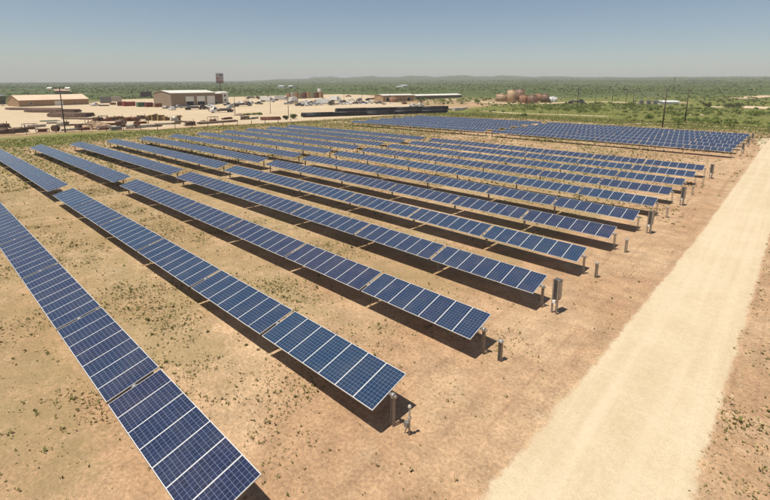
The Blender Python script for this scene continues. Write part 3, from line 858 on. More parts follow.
def vehicle(kind, xy, rz, col, label, group=None):
    t = thing({'pickup': 'pickup_truck', 'car': 'parked_car', 'flatbed': 'flatbed_truck', 'box': 'box_truck'}[kind], label,
              {'pickup': 'pickup', 'car': 'car', 'flatbed': 'truck', 'box': 'truck'}[kind], xy, rz, group)
    m = paint(col)
    if kind == 'pickup':
        profile([(-2.8,.45),(2.7,.45),(2.8,.7),(2.75,.98),(1.3,1.08),(-2.8,1.08)], 1.95, .06).build('body', m, t)
        c = profile([(1.35,1.085),(.75,1.80),(-.75,1.82),(-.95,1.085)], 1.80, .18).build('cab', m, t)
        profile([(1.22,1.16),(.76,1.72),(-.66,1.73),(-.80,1.16)], 1.83, .185).build('window', M_GLASS, c)
        b = MB(); b.box((-1.9, 0, 1.09), (1.7, 1.6, 0.03)); b.build('cargo_bed', M_DARK, t)
        wx, r = (1.75, -1.75), 0.40
    elif kind == 'car':
        profile([(-2.3,.35),(2.25,.35),(2.35,.6),(2.2,.85),(1.1,.98),(-2.2,1.0),(-2.35,.7)], 1.8, .08).build('body', m, t)
        c = profile([(1.15,.985),(.4,1.48),(-1.3,1.50),(-1.95,1.0)], 1.66, .2).build('cab', m, t)
        profile([(1.0,1.03),(.38,1.42),(-1.24,1.43),(-1.72,1.03)], 1.69, .205).build('window', M_GLASS, c)
        wx, r = (1.4, -1.4), 0.34
    else:
        profile([(2.6,.55),(5.2,.55),(5.3,1.2),(5.2,1.55),(4.3,1.7),(3.8,2.75),(2.7,2.85),(2.6,1.5)], 2.3, .06).build('cab', m, t)
        profile([(4.2,1.75),(3.82,2.60),(3.0,2.65),(3.0,1.75)], 2.33, .06).build('window', M_GLASS, t)
        b = MB(); b.box((-1.4, 0, 0.95), (8.2, 0.9, 0.3)); b.build('chassis', M_DARK, t)
        if kind == 'flatbed':
            b = MB(); b.box((-1.6, 0, 1.22), (8.0, 2.4, 0.18)); b.box((2.35, 0, 1.8), (0.12, 2.3, 1.1)); b.build('flatbed', M_BROWNPIPE, t)
            b = MB(); b.box((-1.5, 0.1, 1.66), (5.5, 1.5, 0.7)); b.build('load', M_CABINET, t)
        else:
            b = MB(); b.box((-1.6, 0, 2.45), (7.8, 2.4, 2.6)); b.build('cargo_box', M_WHITE, t)
        wx, r = (4.2, -3.2, -4.4), 0.5
    for x in wx:
        for s in (-1, 1):
            w = link('wheel', WHEEL, t, (x, s * 0.86, r)); w.scale = (r / 0.40,) * 3
    return t
WHT, SIL, BLK, GRY, RD, BLU, TANC = (.72,.71,.68), (.42,.42,.41), (.03,.03,.032), (.16,.16,.165), (.30,.05,.035), (.06,.10,.22), (.42,.31,.19)
vehicle('pickup', (-236.4, 99.9), R(95), SIL, 'silver pickup at the corner of the taupe workshop')
vehicle('car', (-242.4, 107.2), R(178), BLK, 'black car in front of the first bay door')
vehicle('flatbed', (-217.0, 100.5), R(82), BLK, 'black flatbed truck parked before the workshop bays')
vehicle('pickup', (-217.4, 105.0), R(70), GRY, 'dark grey pickup beside the black flatbed truck')
vehicle('flatbed', (-187.8, 99.3), R(260), WHT, 'white flatbed truck standing alone in the open yard')
vehicle('pickup', (-197.0, 100.3), R(70), TANC, 'tan pickup behind the lone white flatbed truck')
vehicle('pickup', (-241.8, 131.8), R(80), GRY, 'grey pickup, first in the line past the workshop')
vehicle('pickup', (-237.2, 133.5), R(84), SIL, 'silver pickup, second in the line past the workshop')
vehicle('flatbed', (-228.3, 133.9), R(84), GRY, 'grey flatbed truck ending the line past the workshop')
vehicle('flatbed', (-314.9, 193.6), R(62), TANC, 'tan flatbed truck at the back of the yard')
vehicle('flatbed', (-308.4, 199.7), R(62), (.33,.10,.04), 'rust red flatbed truck at the back of the yard')
vehicle('box', (-274.7, 193.1), R(70), WHT, 'white box truck at the back of the yard')
row = [('pickup', 299.5, 106.2, BLK), ('pickup', 304.5, 106.0, WHT), ('car', 309, 105.8, GRY), ('pickup', 314, 105.4, SIL), ('pickup', 318.5, 105.2, WHT),
       ('box', 325, 104.9, WHT), ('pickup', 333, 104.8, TANC), ('car', 340.5, 104.8, SIL), ('pickup', 348, 104.4, WHT), ('car', 355, 104.0, BLK), ('pickup', 363, 103.8, BLU), ('pickup', 369, 103.6, WHT), ('car', 374.5, 103.2, TANC)]
POS = [(-207.4, 158.9),(-207.0, 162.3),(-206.8, 165.5),(-208.0, 170.4),(-207.7, 173.7),(-207.5, 178.7),(-204.8, 183.0),(-201.5, 186.4),(-201.5, 192.8),(-201.6, 199.2),(-199.6, 204.6),(-198.4, 209.1),(-199.2, 215.2)]
CN = {BLK: 'black', WHT: 'white', GRY: 'grey', SIL: 'silver', TANC: 'tan', BLU: 'blue'}
for k, ((kind, _, _, c), q) in enumerate(zip(row, POS)):
    vehicle(kind, q, R(random.uniform(20, 60)) if k % 3 else R(200), c, CN[c] + ' ' + {'pickup': 'pickup', 'car': 'car', 'box': 'box truck'}[kind] + ', ' + ORD[k] + ' in the parked row behind the black pipes', 'vehicles parked in the far row')
vehicle('pickup', (-288.0, 274.5), R(40), (.20,.07,.04), 'rust brown pickup alone beyond the parked row')
vehicle('pickup', (-157.4, 204.5), R(70), WHT, 'white pickup just behind the black pipe stacks')
vehicle('pickup', (-156.7, 210.5), R(70), WHT, 'second white pickup behind the black pipe stacks, nearer the tanks')
vehicle('flatbed', (-92.9, 291.4), R(50), (.05,.07,.09), 'dark truck on the caliche road beside the power pole')

# ------------------------------------------------------------------ containers, crates, pipes and scrap
def container(xy, rz, L, m, label, h=2.6, name='shipping_container', cat='container', group='containers and boxes'):
    t = thing(name, label, cat, xy, rz, group)
    b = MB(); b.box((0, 0, h/2), (L, 2.4, h))
    n = int(L / 0.45)
    for k in range(n):
        for s in (-1, 1): b.box((-L/2 + 0.25 + k*(L - 0.5)/max(1, n-1), s*1.215, h/2), (0.18, 0.05, h - 0.3))
    b.build('shell', m, t)
    b = MB()
    for x in (-L/2, L/2):
        for s in (-1, 1): b.box((x, s*1.2, h/2), (0.16, 0.16, h + 0.04))
    b.build('corner_frame', m, t)
    for s in (-0.6, 0.6):
        b = MB(); b.box((L/2 + 0.04, s, h/2), (0.05, 1.1, h - 0.2)); b.tube((L/2 + 0.10, s, 0.2), (L/2 + 0.10, s, h - 0.2), 0.03, n=5); b.build('door', m, t)
    return t
container((-274.8, 88.0), R(92), 6.0, M_RED, 'faded red container, first of the coloured boxes by the workshop')
container((-279.8, 85.9), R(60), 4.0, M_RUST, 'rusty brown box beside the faded red container')
container((-262.5, 90.4), R(96), 4.2, M_GREEN, 'faded green container between two red ones')
container((-257.6, 92.6), R(92), 3.6, mat('dark_red_paint', (0.17, 0.038, 0.032), 0.7), 'dark red container next to the green one')
container((-253.2, 95.8), R(92), 3.4, M_RUST, 'small rust brown box against the workshop gable', h=2.2)
container((-347.1, 103.4), R(92), 6.5, M_CONC, 'pale grey trailer body beyond the coloured boxes', h=3.4)
container((-323.1, 90.1), R(80), 6.0, M_CABINET, 'grey rig box between the tan shed and the coloured boxes', h=4.2)
container((-418.5, 149.4), R(85), 9.0, mat('dull_mauve', (0.20, 0.13, 0.11), 0.8), 'dull mauve box behind the workshop gable', h=5.0)
cr = [M_TAN_TANK, M_CONC, M_TANWALL, M_GREYWALL, M_RUST, M_TAN_TANK, mat('sage_box', (0.25, 0.24, 0.15), 0.8), M_RUST, M_TANWALL]
CP = [(-294.0, 213.4),(-293.2, 216.7),(-292.4, 220.1),(-293.1, 224.7),(-292.3, 228.2),(-293.0, 233.0),(-293.7, 237.8),(-292.8, 241.4),(-293.2, 246.7)]
for k, q in enumerate(CP):
    container(q, R(0), 3.2, cr[k], 'tall frac tank, ' + ORD[k] + ' in the row behind the parked vehicles', h=4.6 + 0.4 * (k % 3), name='frac_tank', cat='tank', group='frac tanks in a row')

PIPES = {}
def pipe_stack(p0, p1, wide, layers, r, m, label, group=None, rack=True):
    L, rz = front_frame(p0, p1)
    t = thing('pipe_stack', label, 'pipe stack', ((p0[0]+p1[0])/2, (p0[1]+p1[1])/2), rz, group)
    key = (round(L, 1), r, m.name)
    if key not in PIPES:
        b = MB(); b.tube((-L/2, 0, 0), (L/2, 0, 0), r, n=8); b.tube((-L/2 - 0.004, 0, 0), (L/2 + 0.004, 0, 0), r*0.75, n=8, mi=1)  # dark end discs paint the shade inside the bore
        PIPES[key] = b.mesh('pipe', [m, M_DARK])
    for j in range(layers):
        for i in range(wide - (j if rack else 0)):
            if not rack and j >= layers - 2 and random.random() < 0.35 * (j - layers + 3): continue
            y = (i - (wide - 1)/2 + (j * 0.5 if rack else 0)) * 2.03 * r
            link('pipe', PIPES[key], t, (random.uniform(-0.4, 0.4), y, 0.28 + r + j * (1.76 if rack else 2.0) * r))
    for x in (-L*0.36, 0, L*0.36):
        b = MB(); b.box((x, 0, 0.12), (0.25, wide*2.03*r + 0.3, 0.28)); b.build('sleeper', M_PALLET, t)
    return t
def lerp2(a, b, t): return (a[0]*(1-t) + b[0]*t, a[1]*(1-t) + b[1]*t)
a, b_ = (-138.0, 107.7), (-112.3, 173.5)
for k in range(5):
    pipe_stack(lerp2(a, b_, k/5 + 0.002), lerp2(a, b_, (k+1)/5 - 0.002), 8, 4, 0.20, M_BLACKPIPE, 'black pipe stack, ' + ORD[k] + ' of the front line counted from the yard pole', 'black pipe stacks', rack=False)
a, b_ = (-147.5, 134.7), (-124.5, 192.1)
for k in range(4):
    pipe_stack(lerp2(a, b_, k/4 + 0.002), lerp2(a, b_, (k+1)/4 - 0.002), 8, 5, 0.20, M_BLACKPIPE, 'black pipe stack, ' + ORD[k] + ' of the rear line counted from the yard pole', 'black pipe stacks', rack=False)
pipe_stack((-279.7, 34.6), (-257.1, 50.9), 10, 2, 0.22, M_BROWNPIPE, 'long brown pipe stack closest to the tan shed', 'brown pipe stacks')
pipe_stack((-251.5, 37.4), (-231.5, 52.3), 10, 3, 0.24, M_BROWNPIPE, 'long brown pipe stack in the middle of the pipe yard', 'brown pipe stacks')
pipe_stack((-211.0, 38.3), (-199.4, 48.6), 12, 3, 0.25, M_BROWNPIPE, 'thick brown pipe stack crossing behind the floodlight pole', 'brown pipe stacks')
pipe_stack((-194.3, 38.1), (-181.4, 47.1), 5, 1, 0.18, M_BROWNPIPE, 'thin layer of brown pipes ahead of the thick stack', 'brown pipe stacks')
pipe_stack((-137.7, 88.4), (-134.3, 94.5), 6, 2, 0.25, M_RUST, 'short rusty pipe stack at the yard edge near the lone poles', 'brown pipe stacks')
pipe_stack((-137.7, 64.0), (-138.0, 78.2), 5, 1, 0.22, M_BROWNPIPE, 'single layer of brown pipes along the yard edge', 'brown pipe stacks')
pipe_stack((-125.7, 195.9), (-125.0, 211.5), 5, 1, 0.28, M_CONC, 'pale pipes lying past the end of the black stacks', 'brown pipe stacks')

def skid(xy, rz, m, label):
    t = thing('pump_skid', label, 'machinery', xy, rz, 'machinery in the yard')
    b = MB()
    for s in (-0.9, 0.9): b.box((0, s, 0.15), (3.6, 0.2, 0.3))
    for x in (-1.6, 0, 1.6): b.box((x, 0, 0.16), (0.18, 1.7, 0.24))
    b.build('base', m, t)
    b = MB(); b.tube((-1.4, 0, 1.0), (0.6, 0, 1.0), 0.62, n=14); b.dome((0.6, 0, 0.9), 0.3, 0.6, 8); b.build('vessel', m, t)
    b = MB(); b.box((1.2, 0, 0.85), (0.9, 1.1, 1.1)); b.tube((1.2, 0.2, 1.4), (1.2, 0.2, 2.1), 0.09, n=6); b.build('engine', M_BROWNPIPE, t)
    b = MB(); b.tube((-1.5, 0.9, 0.3), (-1.5, 0.9, 1.5), 0.05, n=6); b.tube((-1.5, -0.9, 0.3), (-1.5, -0.9, 1.5), 0.05, n=6); b.tube((-1.5, -0.9, 1.5), (-1.5, 0.9, 1.5), 0.05, n=6); b.build('rail', m, t)
    return t
def reel(xy, rz, m, label, r=1.1):
    t = thing('cable_reel', label, 'reel', xy, rz, 'reels in the yard')
    for s in (-0.55, 0.55):
        b = MB(); b.tube((0, s - 0.05, r), (0, s + 0.05, r), r, n=18); b.build('flange', m, t)
    b = MB(); b.tube((0, -0.5, r), (0, 0.5, r), r*0.62, n=14); b.build('drum', M_BLACKPIPE, t)
    return t
def pallets(xy, rz, n, label):
    t = thing('pallet_stack', label, 'pallets', xy, rz, 'pallet stacks')
    b = MB()
    for y in (-0.5, 0, 0.5): b.box((0, y, 0.055), (1.2, 0.1, 0.09))
    for k in range(6):
        b.box((-0.53 + 0.212*k, 0, 0.113), (0.14, 1.1, 0.022)); 
    for k in range(3): b.box((-0.5 + 0.5*k, 0, 0.0), (0.12, 1.1, 0.02))
    me = b.mesh('pallet', M_PALLET)
    for k in range(n): link('pallet', me, t, (random.uniform(-.05, .05), random.uniform(-.05, .05), 0.02 + 0.137*k), random.uniform(-.06, .06))
    return t
def beams(xy, rz, n, m, label, L=4.5):
    t = thing('beam_heap', label, 'steel beams', xy, rz, 'beams in the yard')
    b = MB(); b.box((0, 0, 0), (L, 0.02, 0.24)); b.box((0, 0, 0.13), (L, 0.22, 0.025)); b.box((0, 0, -0.13), (L, 0.22, 0.025))
    me = b.mesh('beam', m)
    for k in range(n): link('beam', me, t, (random.uniform(-.5, .5), (k % 5 - 2)*0.34, 0.15 + 0.29*(k // 5)), rot=(random.choice((0, 0, R(90))), 0, random.uniform(-.14, .14)))
    return t
def frame_rack(xy, rz, m, label, s=(3.2, 1.8, 1.7)):
    t = thing('equipment_rack', label, 'frame', xy, rz, 'welded frames in the yard')
    for x in (-s[0]/2, s[0]/2):
        for y in (-s[1]/2, s[1]/2):
            b = MB(); b.box((x, y, s[2]/2), (0.13, 0.13, s[2])); b.build('upright', m, t)
    for z in (0.1, s[2]):
        b = MB()
        for y in (-s[1]/2, s[1]/2): b.box((0, y, z), (s[0], 0.12, 0.12))
        for x in (-s[0]/2, s[0]/2): b.box((x, 0, z + 0.002), (0.12, s[1], 0.12))
        b.build('rail', m, t)
    b = MB(); b.tube((-s[0]/2, -s[1]/2, 0.1), (s[0]/2, -s[1]/2, s[2]), 0.05, n=6); b.build('brace', m, t)
    b = MB(); b.box((0, 0, 0.45), (s[0]*0.7, s[1]*0.7, 0.7)); b.build('load', M_RUST, t)
    return t
def heap(xy, r, h, m, label, name='scrap_heap', cat='scrap heap', sx=1.0):
    n, k = 18, 7
    vs = []
    for j in range(k):
        rr = r * (1 - j/(k-1)); zz = h * (1 - (1 - j/(k-1)) ** 1.6)
        for i in range(n):
            a = 2*math.pi*i/n
            q = rr * random.uniform(0.82, 1.15)
            vs.append((q*math.cos(a)*sx, q*math.sin(a), max(-0.1, zz*random.uniform(0.75, 1.2) - (0.1 if j == 0 else 0))))
    fs = [(j*n+i, j*n+(i+1) % n, (j+1)*n+(i+1) % n, (j+1)*n+i) for j in range(k-1) for i in range(n)]
    o = MB().add(vs, fs).build(name, m, None, (xy[0], xy[1], terr(*xy) + 0.08), YAW)
    return tag(o, label, cat, 'heaps in the yard')
M_SCRAP = mat('mixed_scrap', (0.15, 0.10, 0.07), 0.9, 0, 0.5, 1.6, 0.8, dirt=(0.34, 0.25, 0.16), dirt_amt=0.8, dirt_scale=1.2)
M_DIRTHEAP = mat('dug_earth', (0.33, 0.22, 0.13), 0.95, 0, 0.3, 1.0, 0.6)
# edge of the yard, west to east along the grass strip
skid((-146.2, 15.0), R(70), M_BROWNPIPE, 'dark pump skid at the yard edge, farthest from the workshop')
beams((-147.6, 17.0), R(60), 10, M_BROWNPIPE, 'heap of dark beams second along the yard edge')
skid((-147.7, 18.4), R(95), M_SCRAP, 'dark brown pump skid near the fence before the floodlight pole')
frame_rack((-145.2, 22.9), R(80), M_RUST, 'empty rusty frame between the dark skid and the floodlight pole', (3.0, 1.4, 0.9))
reel((-144.5, 25.8), R(40), M_BROWNPIPE, 'dark cable reel just west of the floodlight pole', 0.95)
beams((-144.7, 29.5), R(95), 9, M_GALV, 'grey beam heap just past the floodlight pole')
reel((-146.3, 31.8), R(25), M_BROWNPIPE, 'dark cable reel in front of the earth heap', 0.85)
frame_rack((-143.1, 32.6), R(90), M_BROWNPIPE, 'dark steel frame leaning by the earth heap')
heap((-145.8, 36.4), 4.6, 2.1, M_DIRTHEAP, 'grey brown earth heap at the yard edge')
frame_rack((-139.8, 36.6), R(85), M_GALV, 'grey steel frame past the earth heap', (3.4, 1.6, 1.1))
container((-137.3, 39.0), R(85), 2.6, M_CABINET, 'small grey steel box at the yard edge', h=1.0, name='steel_box', cat='box')
beams((-144.9, 44.3), R(80), 12, M_BROWNPIPE, 'dark beam heap behind the small grey steel box')
skid((-137.1, 43.3), R(70), M_CONC, 'pale concrete coloured skid at the yard edge')
reel((-144.0, 47.1), R(60), M_RUST, 'rusty reel between two beam heaps', 0.9)
beams((-138.6, 47.8), R(100), 14, M_GALV, 'wide grey beam heap below the pallet stacks')
beams((-139.1, 50.1), R(80), 10, M_SCRAP, 'brown beam heap below the pallet stacks')
beams((-144.5, 55.3), R(75), 8, M_GALV, 'grey beams lying right of the pallet stacks')
beams((-143.8, 58.0), R(75), 8, M_SCRAP, 'brown beams lying right of the grey beams')
skid((-134.8, 60.0), R(80), M_SCRAP, 'lone brown skid at the grass strip below the workshop')
heap((-140.7, 67.5), 2.6, 0.9, M_SCRAP, 'low brown scrap heap below the lone white truck', sx=1.5)
# line of rusty iron behind
skid((-174.1, 44.5), R(85), M_BROWNPIPE, 'dark brown skid starting the line of rusty machinery')
frame_rack((-173.7, 46.1), R(80), M_BLACKPIPE, 'black frame beside the dark brown skid', (3, 2, 1.9))
skid((-171.8, 48.0), R(90), M_RUST, 'rust red skid third in the line of rusty machinery')
skid((-173.6, 51.1), R(80), M_RUST, 'rust red skid fourth in the line of rusty machinery')
frame_rack((-167.0, 50.4), R(70), M_PALLET, 'straw coloured frame in the line of rusty machinery', (2.2, 1.6, 0.9))
skid((-166.5, 52.0), R(95), M_RUST, 'rust red skid fifth in the line of rusty machinery')
skid((-165.8, 53.9), R(85), M_RUST, 'rust red skid sixth in the line, longest row end')
skid((-172.6, 58.6), R(80), M_BROWNPIPE, 'dark brown skid just before the pallet stacks')
PS = [(-164.5, 57.7),(-164.6, 58.8),(-162.5, 59.1),(-164.0, 60.7),(-161.0, 60.6),(-162.0, 62.1),(-159.9, 62.3),(-160.2, 63.3)]
for k, q in enumerate(PS):
    pallets(q, random.uniform(-.3, .3), [13, 15, 17, 18, 16, 15, 12, 9][k], 'wooden pallet stack, ' + ORD[k] + ' from the rusty machinery')
frame_rack((-171.6, 72.3), R(80), M_PALLET, 'small straw coloured frame alone in the open yard', (2, 1.5, 0.8))
beams((-184.9, 32.5), R(75), 6, mat('pale_green_sheet', (0.42, 0.47, 0.36), 0.7), 'pale green steel sheets in front of the thick pipe stack', 5.0)
beams((-173.7, 32.5), R(80), 10, M_GALV, 'grey steel beams in front of the thick pipe stack', 5.5)
heap((-165.7, 95.8), 3.0, 0.7, M_SCRAP, 'low dark heap at the foot of the short yard pole', sx=1.3)
container((-348.0, 290.3), R(10), 2.6, M_WHITE, 'white cabin raised behind the frac tanks', h=6.5, name='white_cabin', cat='cabin')
container((-117.8, 190.5), R(70), 3.0, M_CONC, 'pale box past the end of the black pipes', h=1.6, name='steel_box', cat='box')

# more of the yard's stock, in loose order
more = [('skid', (-165.9, 17.0), M_SCRAP, 'brown skid standing back from the fence by the yard corner'),
        ('frame', (-156.7, 22.0), M_GALV, 'grey rack near the fence left of the dark reel'),
        ('beams', (-162.7, 24.5), M_GALV, 'loose grey beams between the fence and the pipe yard'),
        ('skid', (-160.7, 31.0), M_CONC, 'pale skid behind the floodlight pole'),
        ('beams', (-161.5, 34.5), M_SCRAP, 'brown beams on open sand behind the earth heap'),
        ('frame', (-164.1, 39.9), M_RUST, 'rusty rack right behind the earth heap'),
        ('beams', (-153.9, 42.9), M_RUST, 'rusty beams between the two lines of machinery'),
        ('skid', (-153.4, 45.4), M_SCRAP, 'brown skid between the two lines of machinery'),
        ('frame', (-152.9, 52.1), M_BROWNPIPE, 'dark rack below the pallet stacks'),
        ('beams', (-149.1, 63.6), M_SCRAP, 'brown beams in the sand below the workshop corner'),
        ('skid', (-156.4, 64.6), M_GALV, 'grey skid right of the pallet stacks'),
        ('frame', (-145.3, 73.2), M_SCRAP, 'brown rack by the pipes at the yard edge'),
        ('beams', (-150.0, 81.3), M_RUST, 'rusty beams below the lone white truck'),
        ('skid', (-143.6, 85.1), M_SCRAP, 'brown skid at the yard edge left of the rusty pipes'),
        ('beams', (-144.5, 89.6), M_GALV, 'grey beams at the yard edge left of the rusty pipes'),
        ('frame', (-282.4, 96.0), M_BROWNPIPE, 'dark rack between the coloured containers'),
        ('skid', (-295.4, 85.9), M_RUST, 'rusty skid at the back beside the rusty brown box'),
        ('beams', (-284.5, 77.9), M_SCRAP, 'brown beams at the back in front of the grey rig box'),
        ('skid', (-233.8, 92.3), M_GALV, 'grey skid at the workshop gable'),
        ('frame', (-266.8, 158.7), M_RUST, 'rusty rack far back near the tan flatbed truck'),
        ('skid', (-241.5, 176.8), M_CONC, 'pale skid left of the parked row'),
        ('frame', (-183.5, 207.5), M_GALV, 'grey rack in front of the rust coloured tank'),
        ('skid', (-177.2, 220.0), M_RUST, 'rusty skid before the tan depot wall'),
        ('beams', (-119.8, 199.4), M_CONC, 'pale beams in the grass past the black pipes')]
for k_, q_, m_, l_ in more:
    a_ = R(random.uniform(40, 130))
    if k_ == 'skid': skid(q_, a_, m_, l_)
    elif k_ == 'frame': frame_rack(q_, a_, m_, l_)
    else: beams(q_, a_, random.randint(7, 13), m_, l_)
extra = [('pickup', (-250.7, 152.8), WHT, 'white pickup alone in the middle back of the yard'), ('pickup', (-228.2, 165.6), SIL, 'silver pickup left of the parked row'),
         ('box', (-246.2, 183.5), WHT, 'white box truck standing behind the start of the parked row'), ('pickup', (-237.7, 188.1), WHT, 'white pickup in the second rank behind the parked row'),
         ('car', (-239.7, 197.7), RD, 'red car in the second rank behind the parked row'), ('box', (-233.9, 211.4), SIL, 'silver box truck in the second rank behind the parked row'),
         ('pickup', (-232.1, 225.5), WHT, 'white pickup at the end of the second parked rank'), ('flatbed', (-225.5, 240.1), TANC, 'tan flatbed truck by the rust coloured tanks'),
         ('pickup', (-230.2, 114.6), WHT, 'white pickup in front of the closed bay door'), ('pickup', (-253.4, 146.5), WHT, 'white pickup behind the line past the workshop'),
         ('pickup', (-290.4, 75.0), WHT, 'white pickup at the end of the tan shed')]
extra += [('pickup', (-226.6, 170.6), TANC, 'tan pickup squeezed behind the first vehicles of the parked row'), ('car', (-229.7, 177.8), WHT, 'white car in the gap behind the second parked vehicle'),
          ('pickup', (-225.3, 182.2), GRY, 'grey pickup behind the third parked vehicle'), ('flatbed', (-232.4, 197.1), GRY, 'grey flatbed truck behind the parked white box truck'),
          ('pickup', (-221.0, 193.7), WHT, 'white pickup beside the dark bush in the parked row'), ('pickup', (-217.7, 204.3), BLK, 'black pickup between the two parked ranks'),
          ('flatbed', (-222.0, 222.9), WHT, 'white flatbed truck at the end of the second parked rank'), ('pickup', (-192.1, 212.0), GRY, 'grey pickup nearest the tan depot'),
          ('box', (-263.6, 174.0), SIL, 'silver box truck on open sand before the far flatbeds'), ('pickup', (-240.9, 152.5), BLK, 'black pickup alone in the middle of the yard'),
          ('car', (-219.1, 121.1), SIL, 'silver car in front of the line past the workshop'), ('pickup', (-223.5, 91.1), WHT, 'white pickup off the near corner of the workshop')]
for k_, q_, c_, l_ in extra: vehicle(k_, q_, R(random.uniform(0, 180)), c_, l_)

# wire fence along the grass strip
def fence():
    pts = [(-140.5,-30),(-140.5,12),(-140.5,25),(-135.5,36),(-127.4,47),(-126.3,67),(-119.3,94)]
    t = thing('wire_fence', 'thin wire fence with dark posts between the grass strip and yard', 'fence', pts[0])
    o = Vector((pts[0][0], pts[0][1], terr(*pts[0])))
    b = MB(); b.box((0, 0, 0.7), (0.13, 0.13, 1.6)); me = b.mesh('post', M_WOOD)
    line = []
    for i in range(len(pts) - 1):
        L = math.dist(pts[i], pts[i+1]); n = max(1, int(L / 4.5))
        for k in range(n): line.append(lerp2(pts[i], pts[i+1], k / n))
    for q in line: link('post', me, t, (q[0]-o.x, q[1]-o.y, terr(*q)-o.z))
    for z in (0.5, 0.95, 1.35):
        w = MB()
        for p, q in zip(line[:-1], line[1:]):
            w.tube((p[0]-o.x, p[1]-o.y, terr(*p)-o.z+z), (q[0]-o.x, q[1]-o.y, terr(*q)-o.z+z), 0.012, n=3, caps=False)
        w.build('wire', M_WIRE, t)
fence()

# substation
def substation():
    q = (-53.5, 298.1)
    t = thing('substation', 'small grey electrical substation with steel gantries and transformers', 'substation', q, R(35))
    for gx in (-6, -2, 2, 6):
        b = MB()
        for y in (-3, 3):
            for s in (-0.3, 0.3): b.tube((gx + s, y, 0), (gx, y, 7.2), 0.07, n=5)
            for k in range(6): b.tube((gx - 0.3 + 0.05*k, y, 1.1*k + 0.5), (gx + 0.25 - 0.04*k, y, 1.1*k + 1.4), 0.04, n=4)
        b.box((gx, 0, 6.4), (0.3, 6.6, 0.3)); b.build('gantry', M_GALV, t)
    for x, y in ((-4, -1), (0, -1), (4, 0)):
        b = MB(); b.box((x, y, 1.3), (2.0, 1.5, 2.0))
        for k in range(5): b.box((x - 0.8 + 0.4*k, y - 0.9, 1.2), (0.1, 0.3, 1.5))
        for k in (-0.5, 0, 0.5): b.tube((x + k, y, 2.3), (x + k, y, 3.2), 0.11, n=6)
        b.build('transformer', M_CABINET, t)
    b = MB()
    for y in (-1.5, 0, 1.5): b.tube((-6, y, 6.3), (6, y, 6.3), 0.05, n=5)
    b.build('busbar', M_WIRE, t)
    b = MB()
    for k in range(15):
        for y in (-5, 5): b.box((-8.4 + 1.2*k, y, 0.9), (0.07, 0.07, 1.9))
    for y in (-5, 5):
        for z in (0.3, 1.0, 1.8): b.box((0, y, z), (17, 0.04, 0.05))
    b.build('fence', M_GALV, t)
substation()

# ------------------------------------------------------------------ plants
def stuff_mesh(name, V, F, tint, m, label=None, cat=None):
    """V (n,3), F (k,3) triangles, tint per vertex"""
    me = bpy.data.meshes.new(name)
    me.vertices.add(len(V)); me.vertices.foreach_set('co', V.astype(np.float32).ravel())
    nf = len(F)
    me.loops.add(nf * 3); me.loops.foreach_set('vertex_index', F.astype(np.int32).ravel())
    me.polygons.add(nf)
    me.polygons.foreach_set('loop_start', np.arange(0, nf * 3, 3, dtype=np.int32))
    me.polygons.foreach_set('loop_total', np.full(nf, 3, np.int32))
    me.update(calc_edges=True)
    a = me.attributes.new('tint', 'FLOAT', 'POINT'); a.data.foreach_set('value', tint.astype(np.float32))
    me.materials.append(m)
    return me

terr_v = np.vectorize(terr)

def tuft_field(name, x, y, size, m, label, nb=9, flat=0.55, tint=None):
    """many small tufts of pointed leaves; x, y, size arrays"""
    n = len(x)
    z = terr_v(x, y)
    ang = rng.random((n, nb)) * 2 * np.pi
    ln = size[:, None] * rng.uniform(0.55, 1.25, (n, nb))
    lean = rng.uniform(flat * 0.6, min(1.0, flat * 1.5), (n, nb))
    dx, dy = np.cos(ang), np.sin(ang)
    bx = x[:, None] + dx * size[:, None] * 0.25 * rng.random((n, nb)); by = y[:, None] + dy * size[:, None] * 0.25 * rng.random((n, nb))
    wd = ln * rng.uniform(0.16, 0.34, (n, nb))
    px, py = -dy, dx
    zz = np.broadcast_to(z[:, None], (n, nb))
    tipx = bx + dx * ln * lean; tipy = by + dy * ln * lean; tipz = zz + ln * np.sqrt(np.clip(1 - lean ** 2, 0.02, 1))
    mx, my, mz = (bx + tipx) / 2, (by + tipy) / 2, (zz + tipz) / 2 + ln * 0.12
    # four corners: base, mid left, tip, mid right
    V = np.stack([np.stack([bx, by, zz - 0.01], -1), np.stack([mx + px * wd, my + py * wd, mz], -1),
                  np.stack([tipx, tipy, tipz], -1), np.stack([mx - px * wd, my - py * wd, mz], -1)], 2).reshape(-1, 3)
    q = np.arange(n * nb) * 4
    F = np.concatenate([np.stack([q, q + 1, q + 2], -1), np.stack([q, q + 2, q + 3], -1)])
    tt = rng.random(n) if tint is None else tint
    T = np.repeat(np.clip(tt[:, None] + rng.normal(0, 0.10, (n, nb)), 0, 1).ravel(), 4)
    o = link(name, stuff_mesh(name, V, F, T, m))
    tag(o, label, None, None, 'stuff')
    o['category'] = 'plants'
    return o

def scatter(n, x0, x1, y0, y1):
    return rng.uniform(x0, x1, n), rng.uniform(y0, y1, n)

def on_road(x, y):
    return (x > 3.9 + 0.021 * y + 0.25) & (x < 8.9 + 0.025 * y - 0.05) & (y < 140)

CLEAR = np.array([(-149.8, 299.2), (-132.1, 279.8), (-125.9, 285.1), (-121.3, 289.0), (-119.5, 306.3), (-114.4, 307.8), (-92.9, 291.4), (-110.1, 309.2), (-53.5, 298.1), (-44.5, 310.9), (-4.1, 298.8), (1.1, 297.9), (-92.1, 315.6), (-80.8, 320.3)])
def clear_of(x, y, r=9):
    k = np.ones(len(x), bool)
    for c in CLEAR: k &= np.hypot(x - c[0], y - c[1]) > r
    return k
